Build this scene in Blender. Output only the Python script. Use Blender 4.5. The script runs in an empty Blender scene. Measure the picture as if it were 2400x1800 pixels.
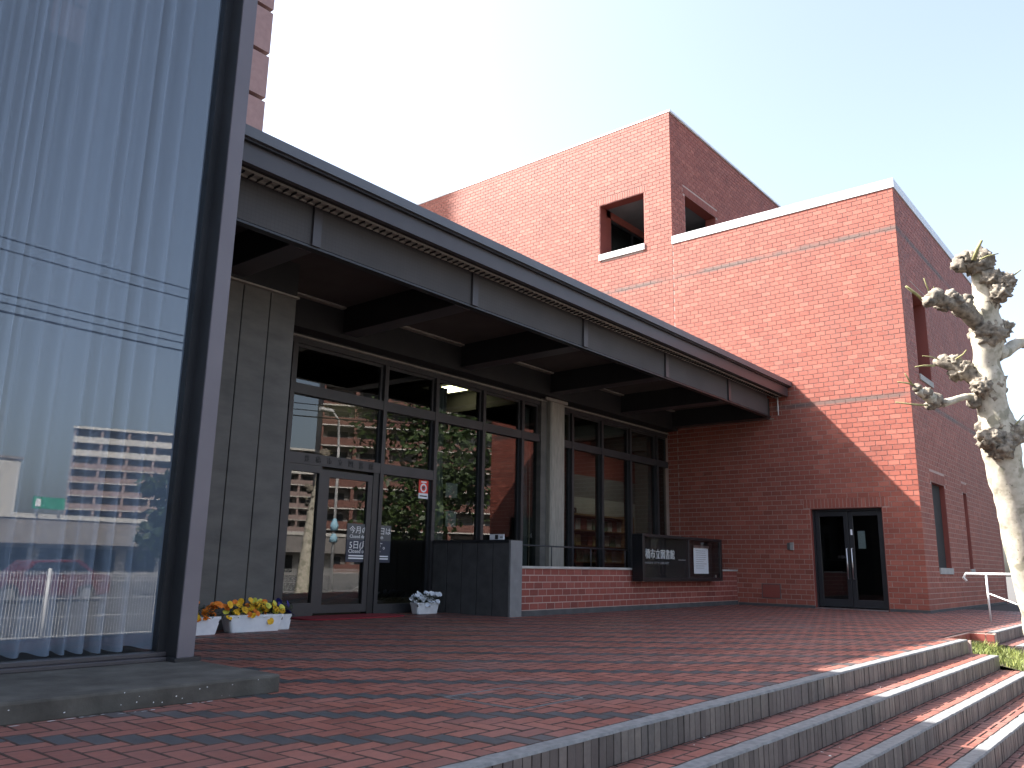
import bpy, bmesh, math, random
from mathutils import Vector, Matrix, noise
random.seed(7)
scene = bpy.context.scene
COL = scene.collection
R = math.radians

# ------------------------------------------------------------------ camera
YAW, PITCH, ROLL, FOC = R(39.8043), R(12.4803), R(1.0785), 1916.46
cy, sy, cp, sp = math.cos(YAW), math.sin(YAW), math.cos(PITCH), math.sin(PITCH)
fwd = Vector((cp*cy, cp*sy, sp)); right = Vector((sy, -cy, 0)); up = right.cross(fwd)
cr, sr = math.cos(ROLL), math.sin(ROLL)
r2 = cr*right + sr*up; u2 = -sr*right + cr*up
cam = bpy.data.cameras.new("camera"); camo = bpy.data.objects.new("camera", cam); COL.objects.link(camo)
cam.sensor_width = 36; cam.lens = 36*FOC/2400; cam.clip_start = 0.05; cam.clip_end = 2000
M = Matrix((r2, u2, -fwd)).transposed().to_4x4(); M.translation = Vector((0, 0, 0.70))
camo.matrix_world = M
scene.camera = camo

# ------------------------------------------------------------------ light
SUN = Vector((0.585, -1.0, -1.183)).normalized()          # direction the light travels
elev = math.asin(-SUN.z)
w = bpy.data.worlds.new("World"); scene.world = w; w.use_nodes = True
nt = w.node_tree; bg = nt.nodes["Background"]
sky = nt.nodes.new("ShaderNodeTexSky"); sky.sky_type = 'NISHITA'; sky.sun_disc = False
sky.sun_elevation = elev
sky.sun_rotation = math.atan2(-SUN.x, -SUN.y)
sky.air_density = 1.0; sky.dust_density = 4.0; sky.ozone_density = 1.0; sky.altitude = 20
hs_ = nt.nodes.new("ShaderNodeHueSaturation"); hs_.inputs["Saturation"].default_value = 0.78
nt.links.new(sky.outputs[0], hs_.inputs["Color"]); nt.links.new(hs_.outputs[0], bg.inputs[0]); bg.inputs[1].default_value = 0.118
sl = bpy.data.lights.new("sun", 'SUN'); sl.energy = 5.0; sl.angle = R(0.53); sl.color = (1.0, 0.955, 0.89)
so = bpy.data.objects.new("sun", sl); COL.objects.link(so)
so.rotation_euler = SUN.to_track_quat('-Z', 'Y').to_euler()
so.location = (-20, 30, 40)
vs = scene.view_settings
vs.view_transform = 'Standard'; vs.look = 'None'; vs.exposure = 1.97; vs.gamma = 1.0; vs.use_curve_mapping = False
scene.render.engine = 'CYCLES'
cyc = scene.cycles
cyc.use_denoising = True; cyc.max_bounces = 8; cyc.diffuse_bounces = 4; cyc.glossy_bounces = 4
cyc.transparent_max_bounces = 24; cyc.transmission_bounces = 4
cyc.caustics_reflective = False; cyc.caustics_refractive = False; cyc.sample_clamp_indirect = 8
scene.render.resolution_x = 1024; scene.render.resolution_y = 768

# ------------------------------------------------------------------ materials
MATS = {}
def mat(name, col, rough=0.7, metal=0.0, spec=0.5):
    m = bpy.data.materials.new(name); m.use_nodes = True
    b = m.node_tree.nodes["Principled BSDF"]
    b.inputs["Base Color"].default_value = (*col, 1); b.inputs["Roughness"].default_value = rough
    b.inputs["Metallic"].default_value = metal; b.inputs["Specular IOR Level"].default_value = spec
    MATS[name] = m
    return m
class NT:
    def __init__(s, m): s.t = m.node_tree; s.b = s.t.nodes.get("Principled BSDF")
    def n(s, typ, **kw):
        x = s.t.nodes.new(typ)
        for k, v in kw.items(): setattr(x, k, v)
        return x
    def l(s, a, b): s.t.links.new(a, b)
    def noise(s, scale, detail=4, rough=0.55, vec=None):
        x = s.n("ShaderNodeTexNoise"); x.inputs["Scale"].default_value = scale
        x.inputs["Detail"].default_value = detail; x.inputs["Roughness"].default_value = rough
        if vec is not None: s.l(vec, x.inputs["Vector"])
        return x.outputs["Fac"]
    def pos(s): return s.n("ShaderNodeNewGeometry").outputs["Position"]
    def ramp(s, fac, stops):
        x = s.n("ShaderNodeValToRGB"); e = x.color_ramp.elements
        while len(e) > 1: e.remove(e[0])
        e[0].position = stops[0][0]; e[0].color = (*stops[0][1], 1)
        for p, c in stops[1:]:
            q = e.new(p); q.color = (*c, 1)
        s.l(fac, x.inputs[0]); return x.outputs[0]
    def math(s, op, a, b=None, clamp=False):
        x = s.n("ShaderNodeMath", operation=op, use_clamp=clamp)
        for i, v in enumerate((a, b)):
            if v is None: continue
            if isinstance(v, (int, float)): x.inputs[i].default_value = v
            else: s.l(v, x.inputs[i])
        return x.outputs[0]
    def mix(s, fac, a, b, blend='MIX'):
        x = s.n("ShaderNodeMixRGB", blend_type=blend)
        for i, v in enumerate((fac, a, b)):
            if isinstance(v, (int, float)): x.inputs[i].default_value = v
            elif isinstance(v, tuple): x.inputs[i].default_value = (*v, 1)
            else: s.l(v, x.inputs[i])
        return x.outputs[0]
    def bump(s, h, strength=0.3, dist=0.01):
        x = s.n("ShaderNodeBump"); x.inputs["Strength"].default_value = strength; x.inputs["Distance"].default_value = dist
        s.l(h, x.inputs["Height"]); s.l(x.outputs[0], s.b.inputs["Normal"])
    def color(s, c): s.l(c, s.b.inputs["Base Color"])
    def rnd(s):
        a = s.n("ShaderNodeAttribute", attribute_name="rnd").outputs["Fac"]
        o = s.n("ShaderNodeObjectInfo").outputs["Random"]
        return s.math('FRACT', s.math('ADD', a, o))
def noisy(name, c1, c2, scale=3.0, rough=0.7, metal=0.0, bump=0.0, detail=6, bscale=None, spec=0.5, stretch=None):
    m = mat(name, c1, rough, metal, spec); k = NT(m); p = k.pos()
    if stretch:
        mp = k.n("ShaderNodeMapping"); mp.inputs["Scale"].default_value = stretch; k.l(p, mp.inputs["Vector"]); p = mp.outputs[0]
    f = k.noise(scale, detail, vec=p)
    k.color(k.ramp(f, [(0.3, c1), (0.7, c2)]))
    if bump: k.bump(k.noise(bscale or scale*8, 6, vec=p), bump, 0.004)
    return m
def sep_z(k, p):
    x = k.n("ShaderNodeSeparateXYZ"); k.l(p, x.inputs[0]); return x.outputs
def band(k, z, lo, hi, soft):
    a = k.n("ShaderNodeMapRange"); a.interpolation_type = 'SMOOTHSTEP'
    a.inputs[1].default_value = lo-soft; a.inputs[2].default_value = lo+soft; k.l(z, a.inputs[0])
    b = k.n("ShaderNodeMapRange"); b.interpolation_type = 'SMOOTHSTEP'
    b.inputs[1].default_value = hi-soft; b.inputs[2].default_value = hi+soft; k.l(z, b.inputs[0])
    return k.math('SUBTRACT', a.outputs[0], b.outputs[0], True)

def make_brick(name, dark, mid, light, stains=True):
    m = mat(name, mid, 0.62, spec=0.35); k = NT(m); p = k.pos(); r = k.rnd()
    c = k.ramp(r, [(0.0, dark), (0.25, mid), (0.7, mid), (1.0, light)])
    f = k.noise(1.1, 5, vec=p)
    c = k.mix(k.math('MULTIPLY', k.ramp(f, [(0.42, (0, 0, 0)), (0.75, (1, 1, 1))]), 0.35), c, (dark[0]*0.6, dark[1]*0.75, dark[2]*0.9))
    fine = k.noise(60, 3, vec=p)
    c = k.mix(0.22, c, k.ramp(fine, [(0.3, (0.25, 0.25, 0.25)), (0.7, (1, 1, 1))]), 'MULTIPLY')
    if stains:
        z = sep_z(k, p)[2]
        n1 = k.ramp(k.noise(0.9, 4, vec=p), [(0.30, (0.25, 0.25, 0.25)), (0.52, (1, 1, 1))])
        for lo, hi in ((7.62, 7.74), (4.11, 4.21)):
            s = k.math('MULTIPLY', band(k, z, lo, hi, 0.035), n1)
            c = k.mix(k.math('MULTIPLY', s, 0.95), c, (0.115, 0.078, 0.068))
        mp = k.n("ShaderNodeMapping"); mp.inputs["Scale"].default_value = (1.1, 1.1, 0.16); k.l(p, mp.inputs[0])
        run = k.ramp(k.noise(1.3, 5, vec=mp.outputs[0]), [(0.5, (0, 0, 0)), (0.72, (1, 1, 1))])
        s = k.math('MULTIPLY', band(k, z, 4.4, 7.6, 0.5), run)
        c = k.mix(k.math('MULTIPLY', s, 0.45), c, (0.17, 0.075, 0.06))
    k.color(c)
    k.bump(k.noise(140, 3, vec=p), 0.25, 0.002)
    return m
make_brick("brick_red", (0.255, 0.068, 0.046), (0.315, 0.088, 0.060), (0.39, 0.124, 0.087))
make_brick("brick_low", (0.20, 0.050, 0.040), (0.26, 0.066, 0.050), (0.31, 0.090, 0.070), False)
noisy("mortar", (0.38, 0.27, 0.235), (0.48, 0.35, 0.31), 5, 0.9)
noisy("mortar_dark", (0.030, 0.024, 0.022), (0.05, 0.04, 0.036), 6, 0.95)
def make_paver(name, a, b, c0):
    m = mat(name, b, 0.55, spec=0.5); k = NT(m); p = k.pos(); r = k.rnd()
    c = k.ramp(r, [(0, a), (0.5, b), (1, c0)])
    c = k.mix(0.55, c, k.ramp(k.noise(38, 5, vec=p), [(0.3, (0.55, 0.55, 0.55)), (0.7, (1.15, 1.15, 1.15))]), 'MULTIPLY')
    d = k.ramp(k.noise(0.75, 5, 0.6, vec=p), [(0.42, (0, 0, 0)), (0.72, (1, 1, 1))])
    c = k.mix(k.math('MULTIPLY', d, 0.42), c, (0.17, 0.125, 0.115))
    k.color(c)
    k.l(k.ramp(k.noise(3, 4, vec=p), [(0.3, (0.42, 0.42, 0.42)), (0.7, (0.68, 0.68, 0.68))]), k.b.inputs["Roughness"])
    k.bump(k.noise(120, 3, vec=p), 0.3, 0.002)
    return m
make_paver("paver_red", (0.205, 0.064, 0.045), (0.262, 0.083, 0.057), (0.315, 0.107, 0.074))
make_paver("paver_dark", (0.036, 0.042, 0.047), (0.047, 0.053, 0.059), (0.062, 0.068, 0.074))
noisy("paver_edge", (0.05, 0.033, 0.029), (0.085, 0.052, 0.043), 9, 0.95)
m = make_paver("soldier", (0.062, 0.058, 0.056), (0.105, 0.098, 0.092), (0.165, 0.148, 0.132))
noisy("nosing", (0.135, 0.137, 0.14), (0.235, 0.235, 0.232), 22, 0.75, bump=0.5, bscale=90)
noisy("steel_brown", (0.046, 0.041, 0.045), (0.062, 0.055, 0.060), 2.0, 0.42, 0.0, 0.05, spec=0.5)
noisy("post_paint", (0.125, 0.111, 0.127), (0.15, 0.135, 0.152), 2.0, 0.45, 0.0, 0.05)
noisy("steel_lip", (0.090, 0.094, 0.106), (0.115, 0.120, 0.134), 2.0, 0.4, 0.0, 0.05)
noisy("steel_dark", (0.014, 0.015, 0.018), (0.022, 0.023, 0.027), 3.0, 0.4)
noisy("frame_grey", (0.040, 0.038, 0.041), (0.054, 0.052, 0.055), 3.0, 0.45, 0.2)
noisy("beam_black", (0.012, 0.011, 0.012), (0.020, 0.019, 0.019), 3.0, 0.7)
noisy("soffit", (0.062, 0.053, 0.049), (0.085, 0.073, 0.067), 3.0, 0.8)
noisy("concrete_panel", (0.088, 0.084, 0.077), (0.135, 0.127, 0.116), 2.6, 0.85, 0, 0.3, stretch=(1, 1, 2.5))
noisy("concrete_dark", (0.050, 0.050, 0.052), (0.082, 0.082, 0.083), 5.0, 0.85, 0, 0.3)
noisy("concrete_pale", (0.33, 0.32, 0.30), (0.45, 0.435, 0.41), 5.0, 0.85, 0, 0.2)
noisy("edge_grey", (0.15, 0.152, 0.155), (0.21, 0.212, 0.215), 6.0, 0.85, 0, 0.2)
noisy("column_concrete", (0.25, 0.235, 0.205), (0.36, 0.335, 0.29), 7.0, 0.8, 0, 0.2, stretch=(4, 4, .6))
noisy("plinth_stone", (0.042, 0.038, 0.031), (0.105, 0.098, 0.084), 5.0, 0.85, 0, 0.6, bscale=45)
noisy("white_paint", (0.72, 0.72, 0.72), (0.82, 0.82, 0.82), 9, 0.5)
noisy("coping_metal", (0.60, 0.62, 0.64), (0.72, 0.73, 0.75), 2, 0.4)
noisy("pale_trim", (0.26, 0.24, 0.21), (0.36, 0.33, 0.29), 6, 0.5)
noisy("planter_plastic", (0.70, 0.71, 0.74), (0.80, 0.81, 0.83), 14, 0.35)
mat("soil", (0.03, 0.022, 0.016), 0.95)
noisy("mat_red", (0.20, 0.012, 0.020), (0.27, 0.02, 0.03), 60, 0.95, 0, 0.5)
noisy("asphalt", (0.045, 0.045, 0.047), (0.062, 0.061, 0.06), 30, 0.9, 0, 0.4)
noisy("plaza", (0.065, 0.062, 0.06), (0.095, 0.09, 0.085), 1.5, 0.9)
noisy("earth", (0.06, 0.05, 0.03), (0.10, 0.085, 0.05), 8, 0.95, 0, 0.6)
m = noisy("bark_pale", (0.36, 0.33, 0.26), (0.54, 0.50, 0.42), 14, 0.85, 0, 0.7, bscale=30)
k = NT(m); c0 = k.b.inputs["Base Color"].links[0].from_socket
pt = k.ramp(k.noise(5.5, 3, .5, k.pos()), [(0.53, (0, 0, 0)), (0.60, (1, 1, 1))])
k.color(k.mix(k.math('MULTIPLY', pt, .75), c0, (0.21, 0.20, 0.145)))
sk = k.ramp(k.noise(26, 2, .5, k.pos()), [(0.66, (0, 0, 0)), (0.72, (1, 1, 1))])
k.color(k.mix(k.math('MULTIPLY', sk, .6), k.b.inputs["Base Color"].links[0].from_socket, (0.13, 0.115, 0.09)))
noisy("bark_burl", (0.065, 0.055, 0.046), (0.34, 0.295, 0.235), 15, 0.95, 0, 1.0, bscale=38)
noisy("twig", (0.20, 0.19, 0.08), (0.30, 0.28, 0.13), 20, 0.8)
noisy("bark_dark", (0.07, 0.055, 0.04), (0.14, 0.11, 0.08), 9, 0.95, 0, 0.8, bscale=20)
noisy("tower_tile", (0.30, 0.175, 0.16), (0.36, 0.215, 0.195), 3, 0.6)
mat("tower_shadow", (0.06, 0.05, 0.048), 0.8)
noisy("block_brick", (0.15, 0.068, 0.055), (0.19, 0.088, 0.07), 3, 0.8)
noisy("block_rose", (0.26, 0.19, 0.17), (0.31, 0.23, 0.21), 3, 0.8)
noisy("block_pale", (0.52, 0.50, 0.46), (0.60, 0.58, 0.54), 1, 0.8)
noisy("block_grey", (0.22, 0.20, 0.19), (0.28, 0.26, 0.245), 1, 0.8)
mat("dark_window", (0.02, 0.024, 0.03), 0.15)
mat("car_red", (0.10, 0.008, 0.010), 0.25)
mat("rubber", (0.02, 0.02, 0.02), 0.8)
mat("galv", (0.55, 0.56, 0.57), 0.35, 0.8)
mat("lamp_blue", (0.35, 0.6, 0.75), 0.4)
mat("sign_green", (0.02, 0.28, 0.14), 0.5)
mat("sign_red", (0.75, 0.045, 0.03), 0.45)
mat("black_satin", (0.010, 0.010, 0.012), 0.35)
mat("board_navy", (0.035, 0.042, 0.065), 0.5)
mat("board_grey", (0.09, 0.095, 0.10), 0.5)
mat("text_white", (0.82, 0.82, 0.82), 0.5)
mat("text_dark", (0.025, 0.025, 0.028), 0.5)
mat("text_faint", (0.35, 0.35, 0.36), 0.5)
mat("paper", (0.78, 0.80, 0.84), 0.8)
mat("stainless", (0.62, 0.62, 0.63), 0.28, 1.0)
mat("rail_white", (0.72, 0.72, 0.72), 0.4)
noisy("interior_wall", (0.42, 0.415, 0.39), (0.48, 0.47, 0.445), 2, 0.9)
noisy("interior_grey", (0.16, 0.16, 0.165), (0.2, 0.2, 0.205), 2, 0.9)
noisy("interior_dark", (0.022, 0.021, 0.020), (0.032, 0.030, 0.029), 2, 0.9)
noisy("wood", (0.26, 0.15, 0.075), (0.36, 0.215, 0.11), 3, 0.5, stretch=(6, 6, .8))
mat("wood_shade", (0.10, 0.07, 0.05), 0.7)
for i, c in enumerate([(.55, .53, .5), (.35, .12, .1), (.12, .2, .35), (.5, .42, .2), (.15, .28, .2), (.6, .6, .62)]): mat("book%d" % i, c, 0.6)
for n_, c in (("pansy_orange", (0.80, 0.22, 0.015)), ("pansy_yellow", (0.86, 0.50, 0.02)), ("pansy_lemon", (0.75, 0.72, 0.10)),
              ("pansy_white", (0.80, 0.84, 0.90)), ("pansy_blue", (0.05, 0.05, 0.30)), ("pansy_heart", (0.10, 0.03, 0.02))):
    mat(n_, c, 0.6)
def leafmat(name, c1, c2):
    m = mat(name, c1, 0.55); k = NT(m)
    k.color(k.ramp(k.rnd(), [(0, c1), (1, c2)]))
    k.b.inputs["Subsurface Weight"].default_value = 0.0
    return m
leafmat("leaf_green", (0.022, 0.045, 0.012), (0.065, 0.10, 0.026))
leafmat("leaf_dark", (0.02, 0.04, 0.014), (0.045, 0.075, 0.025))
leafmat("grass_green", (0.10, 0.135, 0.03), (0.24, 0.26, 0.075))

def glass(name, ior, tint, extra=0.0, rough=0.0):
    m = bpy.data.materials.new(name); m.use_nodes = True; MATS[name] = m
    t = m.node_tree; t.nodes.remove(t.nodes["Principled BSDF"]); o = t.nodes["Material Output"]
    fr = t.nodes.new("ShaderNodeFresnel"); fr.inputs[0].default_value = ior
    ad = t.nodes.new("ShaderNodeMath"); ad.operation = 'ADD'; ad.inputs[1].default_value = extra; ad.use_clamp = True
    tr = t.nodes.new("ShaderNodeBsdfTransparent"); tr.inputs[0].default_value = (*tint, 1)
    gl = t.nodes.new("ShaderNodeBsdfGlossy"); gl.inputs["Roughness"].default_value = rough
    mx = t.nodes.new("ShaderNodeMixShader")
    ge = t.nodes.new("ShaderNodeNewGeometry"); iv = t.nodes.new("ShaderNodeMath"); iv.operation = 'SUBTRACT'; iv.inputs[0].default_value = 1.0
    mu = t.nodes.new("ShaderNodeMath"); mu.operation = 'MULTIPLY'          # only the outer face of a pane mirrors
    t.links.new(ge.outputs["Backfacing"], iv.inputs[1]); t.links.new(iv.outputs[0], mu.inputs[0]); t.links.new(ad.outputs[0], mu.inputs[1])
    t.links.new(fr.outputs[0], ad.inputs[0]); t.links.new(mu.outputs[0], mx.inputs[0])
    t.links.new(tr.outputs[0], mx.inputs[1]); t.links.new(gl.outputs[0], mx.inputs[2]); t.links.new(mx.outputs[0], o.inputs[0])
    return m
glass("glass_bay", 1.85, (0.82, 0.87, 0.92), 0.015)
glass("glass_entry", 1.80, (0.62, 0.66, 0.65), 0.01)
glass("glass_case", 1.5, (0.93, 0.94, 0.94))
def emis(name, col, s):
    m = mat(name, col, 0.5); b = m.node_tree.nodes["Principled BSDF"]
    b.inputs["Emission Color"].default_value = (*col, 1); b.inputs["Emission Strength"].default_value = s
emis("lamp_warm", (1.0, 0.87, 0.50), 6.0)
emis("lamp_cool", (1.0, 0.96, 0.84), 16.0)
m = bpy.data.materials.new("sheer"); m.use_nodes = True; MATS["sheer"] = m
t = m.node_tree; t.nodes.remove(t.nodes["Principled BSDF"]); o = t.nodes["Material Output"]
di = t.nodes.new("ShaderNodeBsdfDiffuse"); di.inputs[0].default_value = (0.53, 0.55, 0.585, 1)
tl = t.nodes.new("ShaderNodeBsdfTranslucent"); tl.inputs[0].default_value = (0.40, 0.42, 0.42, 1)
tp = t.nodes.new("ShaderNodeBsdfTransparent")
a = t.nodes.new("ShaderNodeMixShader"); a.inputs[0].default_value = 0.3
b = t.nodes.new("ShaderNodeMixShader"); b.inputs[0].default_value = 0.16
t.links.new(di.outputs[0], a.inputs[1]); t.links.new(tl.outputs[0], a.inputs[2])
t.links.new(a.outputs[0], b.inputs[1]); t.links.new(tp.outputs[0], b.inputs[2]); t.links.new(b.outputs[0], o.inputs[0])

# ------------------------------------------------------------------ builders
ORG = {}
def tag(o, label=None, cat=None, group=None, kind=None):
    if label: o["label"] = label
    if cat: o["category"] = cat
    if group: o["group"] = group
    if kind: o["kind"] = kind
    return o
def thing(name, loc, label, cat, group=None):
    o = bpy.data.objects.new(name, None); COL.objects.link(o); o.location = loc; o.empty_display_size = 0.2
    ORG[o.name] = Vector(loc)
    return tag(o, label, cat, group)
def org(o): return ORG.get(o.name, Vector((0, 0, 0))) if o else Vector((0, 0, 0))
class MB:
    def __init__(s): s.v = []; s.f = []; s.r = []
    def add(s, vs, fs, r=None):
        n = len(s.v); s.v += [tuple(x) for x in vs]; s.f += [tuple(i+n for i in f) for f in fs]
        s.r += [random.random() if r is None else r]*len(fs); return s
    def box(s, x0, x1, y0, y1, z0, z1, r=None):
        vs = [(x0, y0, z0), (x1, y0, z0), (x1, y1, z0), (x0, y1, z0), (x0, y0, z1), (x1, y0, z1), (x1, y1, z1), (x0, y1, z1)]
        return s.add(vs, [(0, 3, 2, 1), (4, 5, 6, 7), (0, 1, 5, 4), (1, 2, 6, 5), (2, 3, 7, 6), (3, 0, 4, 7)], r)
    def tube(s, pts, rad, seg=8, caps=True):
        pts = [Vector(p) for p in pts]; n = len(pts)
        rad = rad if isinstance(rad, (list, tuple)) else [rad]*n
        vs = []; fs = []; prev = None
        for i, p in enumerate(pts):
            d = (pts[min(i+1, n-1)] - pts[max(i-1, 0)]).normalized()
            if prev is None:
                ref = Vector((0, 0, 1)) if abs(d.z) < .9 else Vector((1, 0, 0)); a = d.cross(ref).normalized()
            else: a = (prev - d*prev.dot(d)).normalized()
            prev = a; b = d.cross(a)
            for k in range(seg):
                t = 2*math.pi*k/seg; vs.append(p + (a*math.cos(t) + b*math.sin(t))*rad[i])
        for i in range(n-1):
            for k in range(seg):
                q = (k+1) % seg; fs.append((i*seg+k, i*seg+q, (i+1)*seg+q, (i+1)*seg+k))
        if caps: fs.append(tuple(range(seg-1, -1, -1))); fs.append(tuple((n-1)*seg+k for k in range(seg)))
        return s.add(vs, fs)
    def build(s, name, mt, parent=None, smooth=False, kind=None, label=None, cat=None, group=None):
        o0 = org(parent)
        me = bpy.data.meshes.new(name); me.from_pydata([(x-o0.x, y-o0.y, z-o0.z) for x, y, z in s.v], [], s.f)
        me.update()
        at = me.attributes.new("rnd", 'FLOAT', 'FACE'); at.data.foreach_set("value", s.r)
        if smooth: me.polygons.foreach_set("use_smooth", [True]*len(me.polygons))
        me.materials.append(MATS[mt])
        if name.startswith("paver"):                     # dirt in the joints darkens the arrises and sides
            me.materials.append(MATS["paver_edge"])
            me.polygons.foreach_set("material_index", [0 if p_.normal.z > .985 else 1 for p_ in me.polygons])
        o = bpy.data.objects.new(name, me); COL.objects.link(o); o.parent = parent
        ORG[o.name] = o0.copy()
        return tag(o, label, cat, group, kind)
def B(name, mt, parent, *boxes, **kw):
    m_ = MB()
    for b_ in boxes: m_.box(*b_)
    return m_.build(name, mt, parent, **kw)
def inst(name, me, loc, parent, scale=(1, 1, 1), rot=(0, 0, 0)):
    o = bpy.data.objects.new(name, me); COL.objects.link(o); o.parent = parent
    o.location = Vector(loc) - org(parent); o.scale = scale; o.rotation_euler = rot
    return o
def mesh_of(mb, name, mt):
    o = mb.build(name, mt); me = o.data; bpy.data.objects.remove(o); return me
def copy_tree(o, parent=None, loc=None, rotz=None):
    c = o.copy(); COL.objects.link(c); c.parent = parent
    if loc is not None: c.location = loc
    if rotz is not None: c.rotation_euler.z = rotz
    for ch in o.children: copy_tree(ch, c)
    return c
def bevel(o, wd, seg=2):
    b_ = o.modifiers.new("bevel", 'BEVEL'); b_.width = wd; b_.segments = seg; b_.limit_method = 'ANGLE'; b_.angle_limit = R(40)
    return o
def text(name, body, loc, size, mt, parent, extrude=0.004, align='LEFT', rotz=0.0, sx=1.0):
    cu = bpy.data.curves.new("t", 'FONT'); cu.body = body; cu.size = size; cu.extrude = extrude; cu.align_x = align
    cu.resolution_u = 2; cu.offset = 0.0
    to = bpy.data.objects.new("t", cu); COL.objects.link(to)
    dg = bpy.context.evaluated_depsgraph_get(); dg.update()
    me = bpy.data.meshes.new_from_object(to.evaluated_get(dg)); bpy.data.objects.remove(to); bpy.data.curves.remove(cu)
    me.materials.clear(); me.materials.append(MATS[mt])
    o = bpy.data.objects.new(name, me); COL.objects.link(o); o.parent = parent
    o.location = Vector(loc) - org(parent); o.rotation_euler = (R(90), 0, rotz); o.scale = (sx, 1, 1)
    return o
ZD = -0.04                                             # level of the paved deck

# ---- brick laying
BL, BH, JT, PR = 0.21, 0.102, 0.014, 0.009
def brick_rects(u0, u1, z0, z1, holes, soldiers=()):
    """rectangles of a half-bond wall, cut at holes (hu0,hu1,hz0,hz1); soldiers: (u0,u1,z0,z1) strips of upright bricks"""
    out = []; row = 0; z = z0
    cut = list(holes) + list(soldiers)
    while z < z1 - 0.02:
        zt = min(z+BH, z1); u = u0 - (BL/2 if row % 2 else 0)
        while u < u1 - 1e-6:
            segs = [(max(u, u0), min(u+BL, u1))]
            for h in cut:
                if z + 0.01 < h[3] and zt - 0.01 > h[2]:
                    ns = []
                    for a_, b_ in segs:
                        if b_ <= h[0] or a_ >= h[1]: ns.append((a_, b_)); continue
                        if a_ < h[0]: ns.append((a_, h[0]))
                        if b_ > h[1]: ns.append((h[1], b_))
                    segs = ns
            for a_, b_ in segs:
                if b_ - a_ > 0.035: out.append((a_+JT/2, b_-JT/2, z+JT/2, zt-JT/2))
            u += BL
        z += BH; row += 1
    for s in soldiers:
        n = max(1, round((s[1]-s[0])/0.075)); w_ = (s[1]-s[0])/n
        for i in range(n): out.append((s[0]+i*w_+JT/2, s[0]+(i+1)*w_-JT/2, s[2]+JT/2, s[3]-JT/2))
    return out
def unit_brick():
    mb = MB(); mb.box(-.5, .5, -.5, .5, -.5, .5); return mb
BRICK_ME = {}
def lay(rects, axis, c, depth, parent, mt, near=None, limit=300, stuff_name="brick_field", PR=PR):
    """axis 'x': wall in plane x=c facing -x; axis 'y': plane y=c facing -y"""
    if mt not in BRICK_ME: BRICK_ME[mt] = mesh_of(unit_brick(), "brick_unit", mt)
    one = []
    if near is not None:
        rects = sorted(rects, key=near); one, rects = rects[:limit], rects[limit:]
    for a_, b_, z0, z1 in one:
        j = random.uniform(-.0012, .0012); mid = c - PR/2 + j + depth/2 - PR/2
        if axis == 'x': inst("brick", BRICK_ME[mt], (mid, (a_+b_)/2, (z0+z1)/2), parent, (depth, b_-a_, z1-z0))
        else: inst("brick", BRICK_ME[mt], ((a_+b_)/2, mid, (z0+z1)/2), parent, (b_-a_, depth, z1-z0))
    if rects:
        mb = MB()
        for a_, b_, z0, z1 in rects:
            j = random.uniform(-.0012, .0012)
            if axis == 'x':
                x0 = c-PR+j; x1 = c-PR+depth
                vs = [(x0, a_, z0), (x0, b_, z0), (x0, b_, z1), (x0, a_, z1), (x1, a_, z0), (x1, b_, z0), (x1, b_, z1), (x1, a_, z1)]
                fs = [(0, 3, 2, 1), (3, 7, 6, 2), (0, 1, 5, 4), (0, 4, 7, 3), (1, 2, 6, 5)]
            else:
                y0 = c-PR+j; y1 = c-PR+depth
                vs = [(a_, y0, z0), (b_, y0, z0), (b_, y0, z1), (a_, y0, z1), (a_, y1, z0), (b_, y1, z0), (b_, y1, z1), (a_, y1, z1)]
                fs = [(0, 1, 2, 3), (3, 2, 6, 7), (1, 0, 4, 5), (0, 3, 7, 4), (2, 1, 5, 6)]
            mb.add(vs, fs)
        mb.build(stuff_name, mt, parent, kind="stuff")
def backing(u0, u1, z0, z1, holes):
    us = sorted({u0, u1, *[min(max(h[i], u0), u1) for h in holes for i in (0, 1)]})
    zs = sorted({z0, z1, *[min(max(h[i], z0), z1) for h in holes for i in (2, 3)]})
    out = []
    for i in range(len(us)-1):
        run = None
        for j in range(len(zs)-1):
            mu, mz = (us[i]+us[i+1])/2, (zs[j]+zs[j+1])/2
            solid = not any(h[0] < mu < h[1] and h[2] < mz < h[3] for h in holes)
            if solid:
                if run: run[3] = zs[j+1]
                else: run = [us[i], us[i+1], zs[j], zs[j+1]]
            elif run: out.append(run); run = None
        if run: out.append(run)
    return out

# ================================================================== SETTING
gp = MB(); gp.add([(-600, -600, -0.80), (600, -600, -0.80), (600, 600, -0.80), (-600, 600, -0.80)], [(0, 1, 2, 3)])
gp.build("ground", "plaza", None, kind="structure")
rd = MB(); rd.add([(-300, -44, -.794), (300, -44, -.794), (300, -7, -.794), (-300, -7, -.794)], [(0, 1, 2, 3)])
rd.build("road", "asphalt", None, kind="structure")

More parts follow.
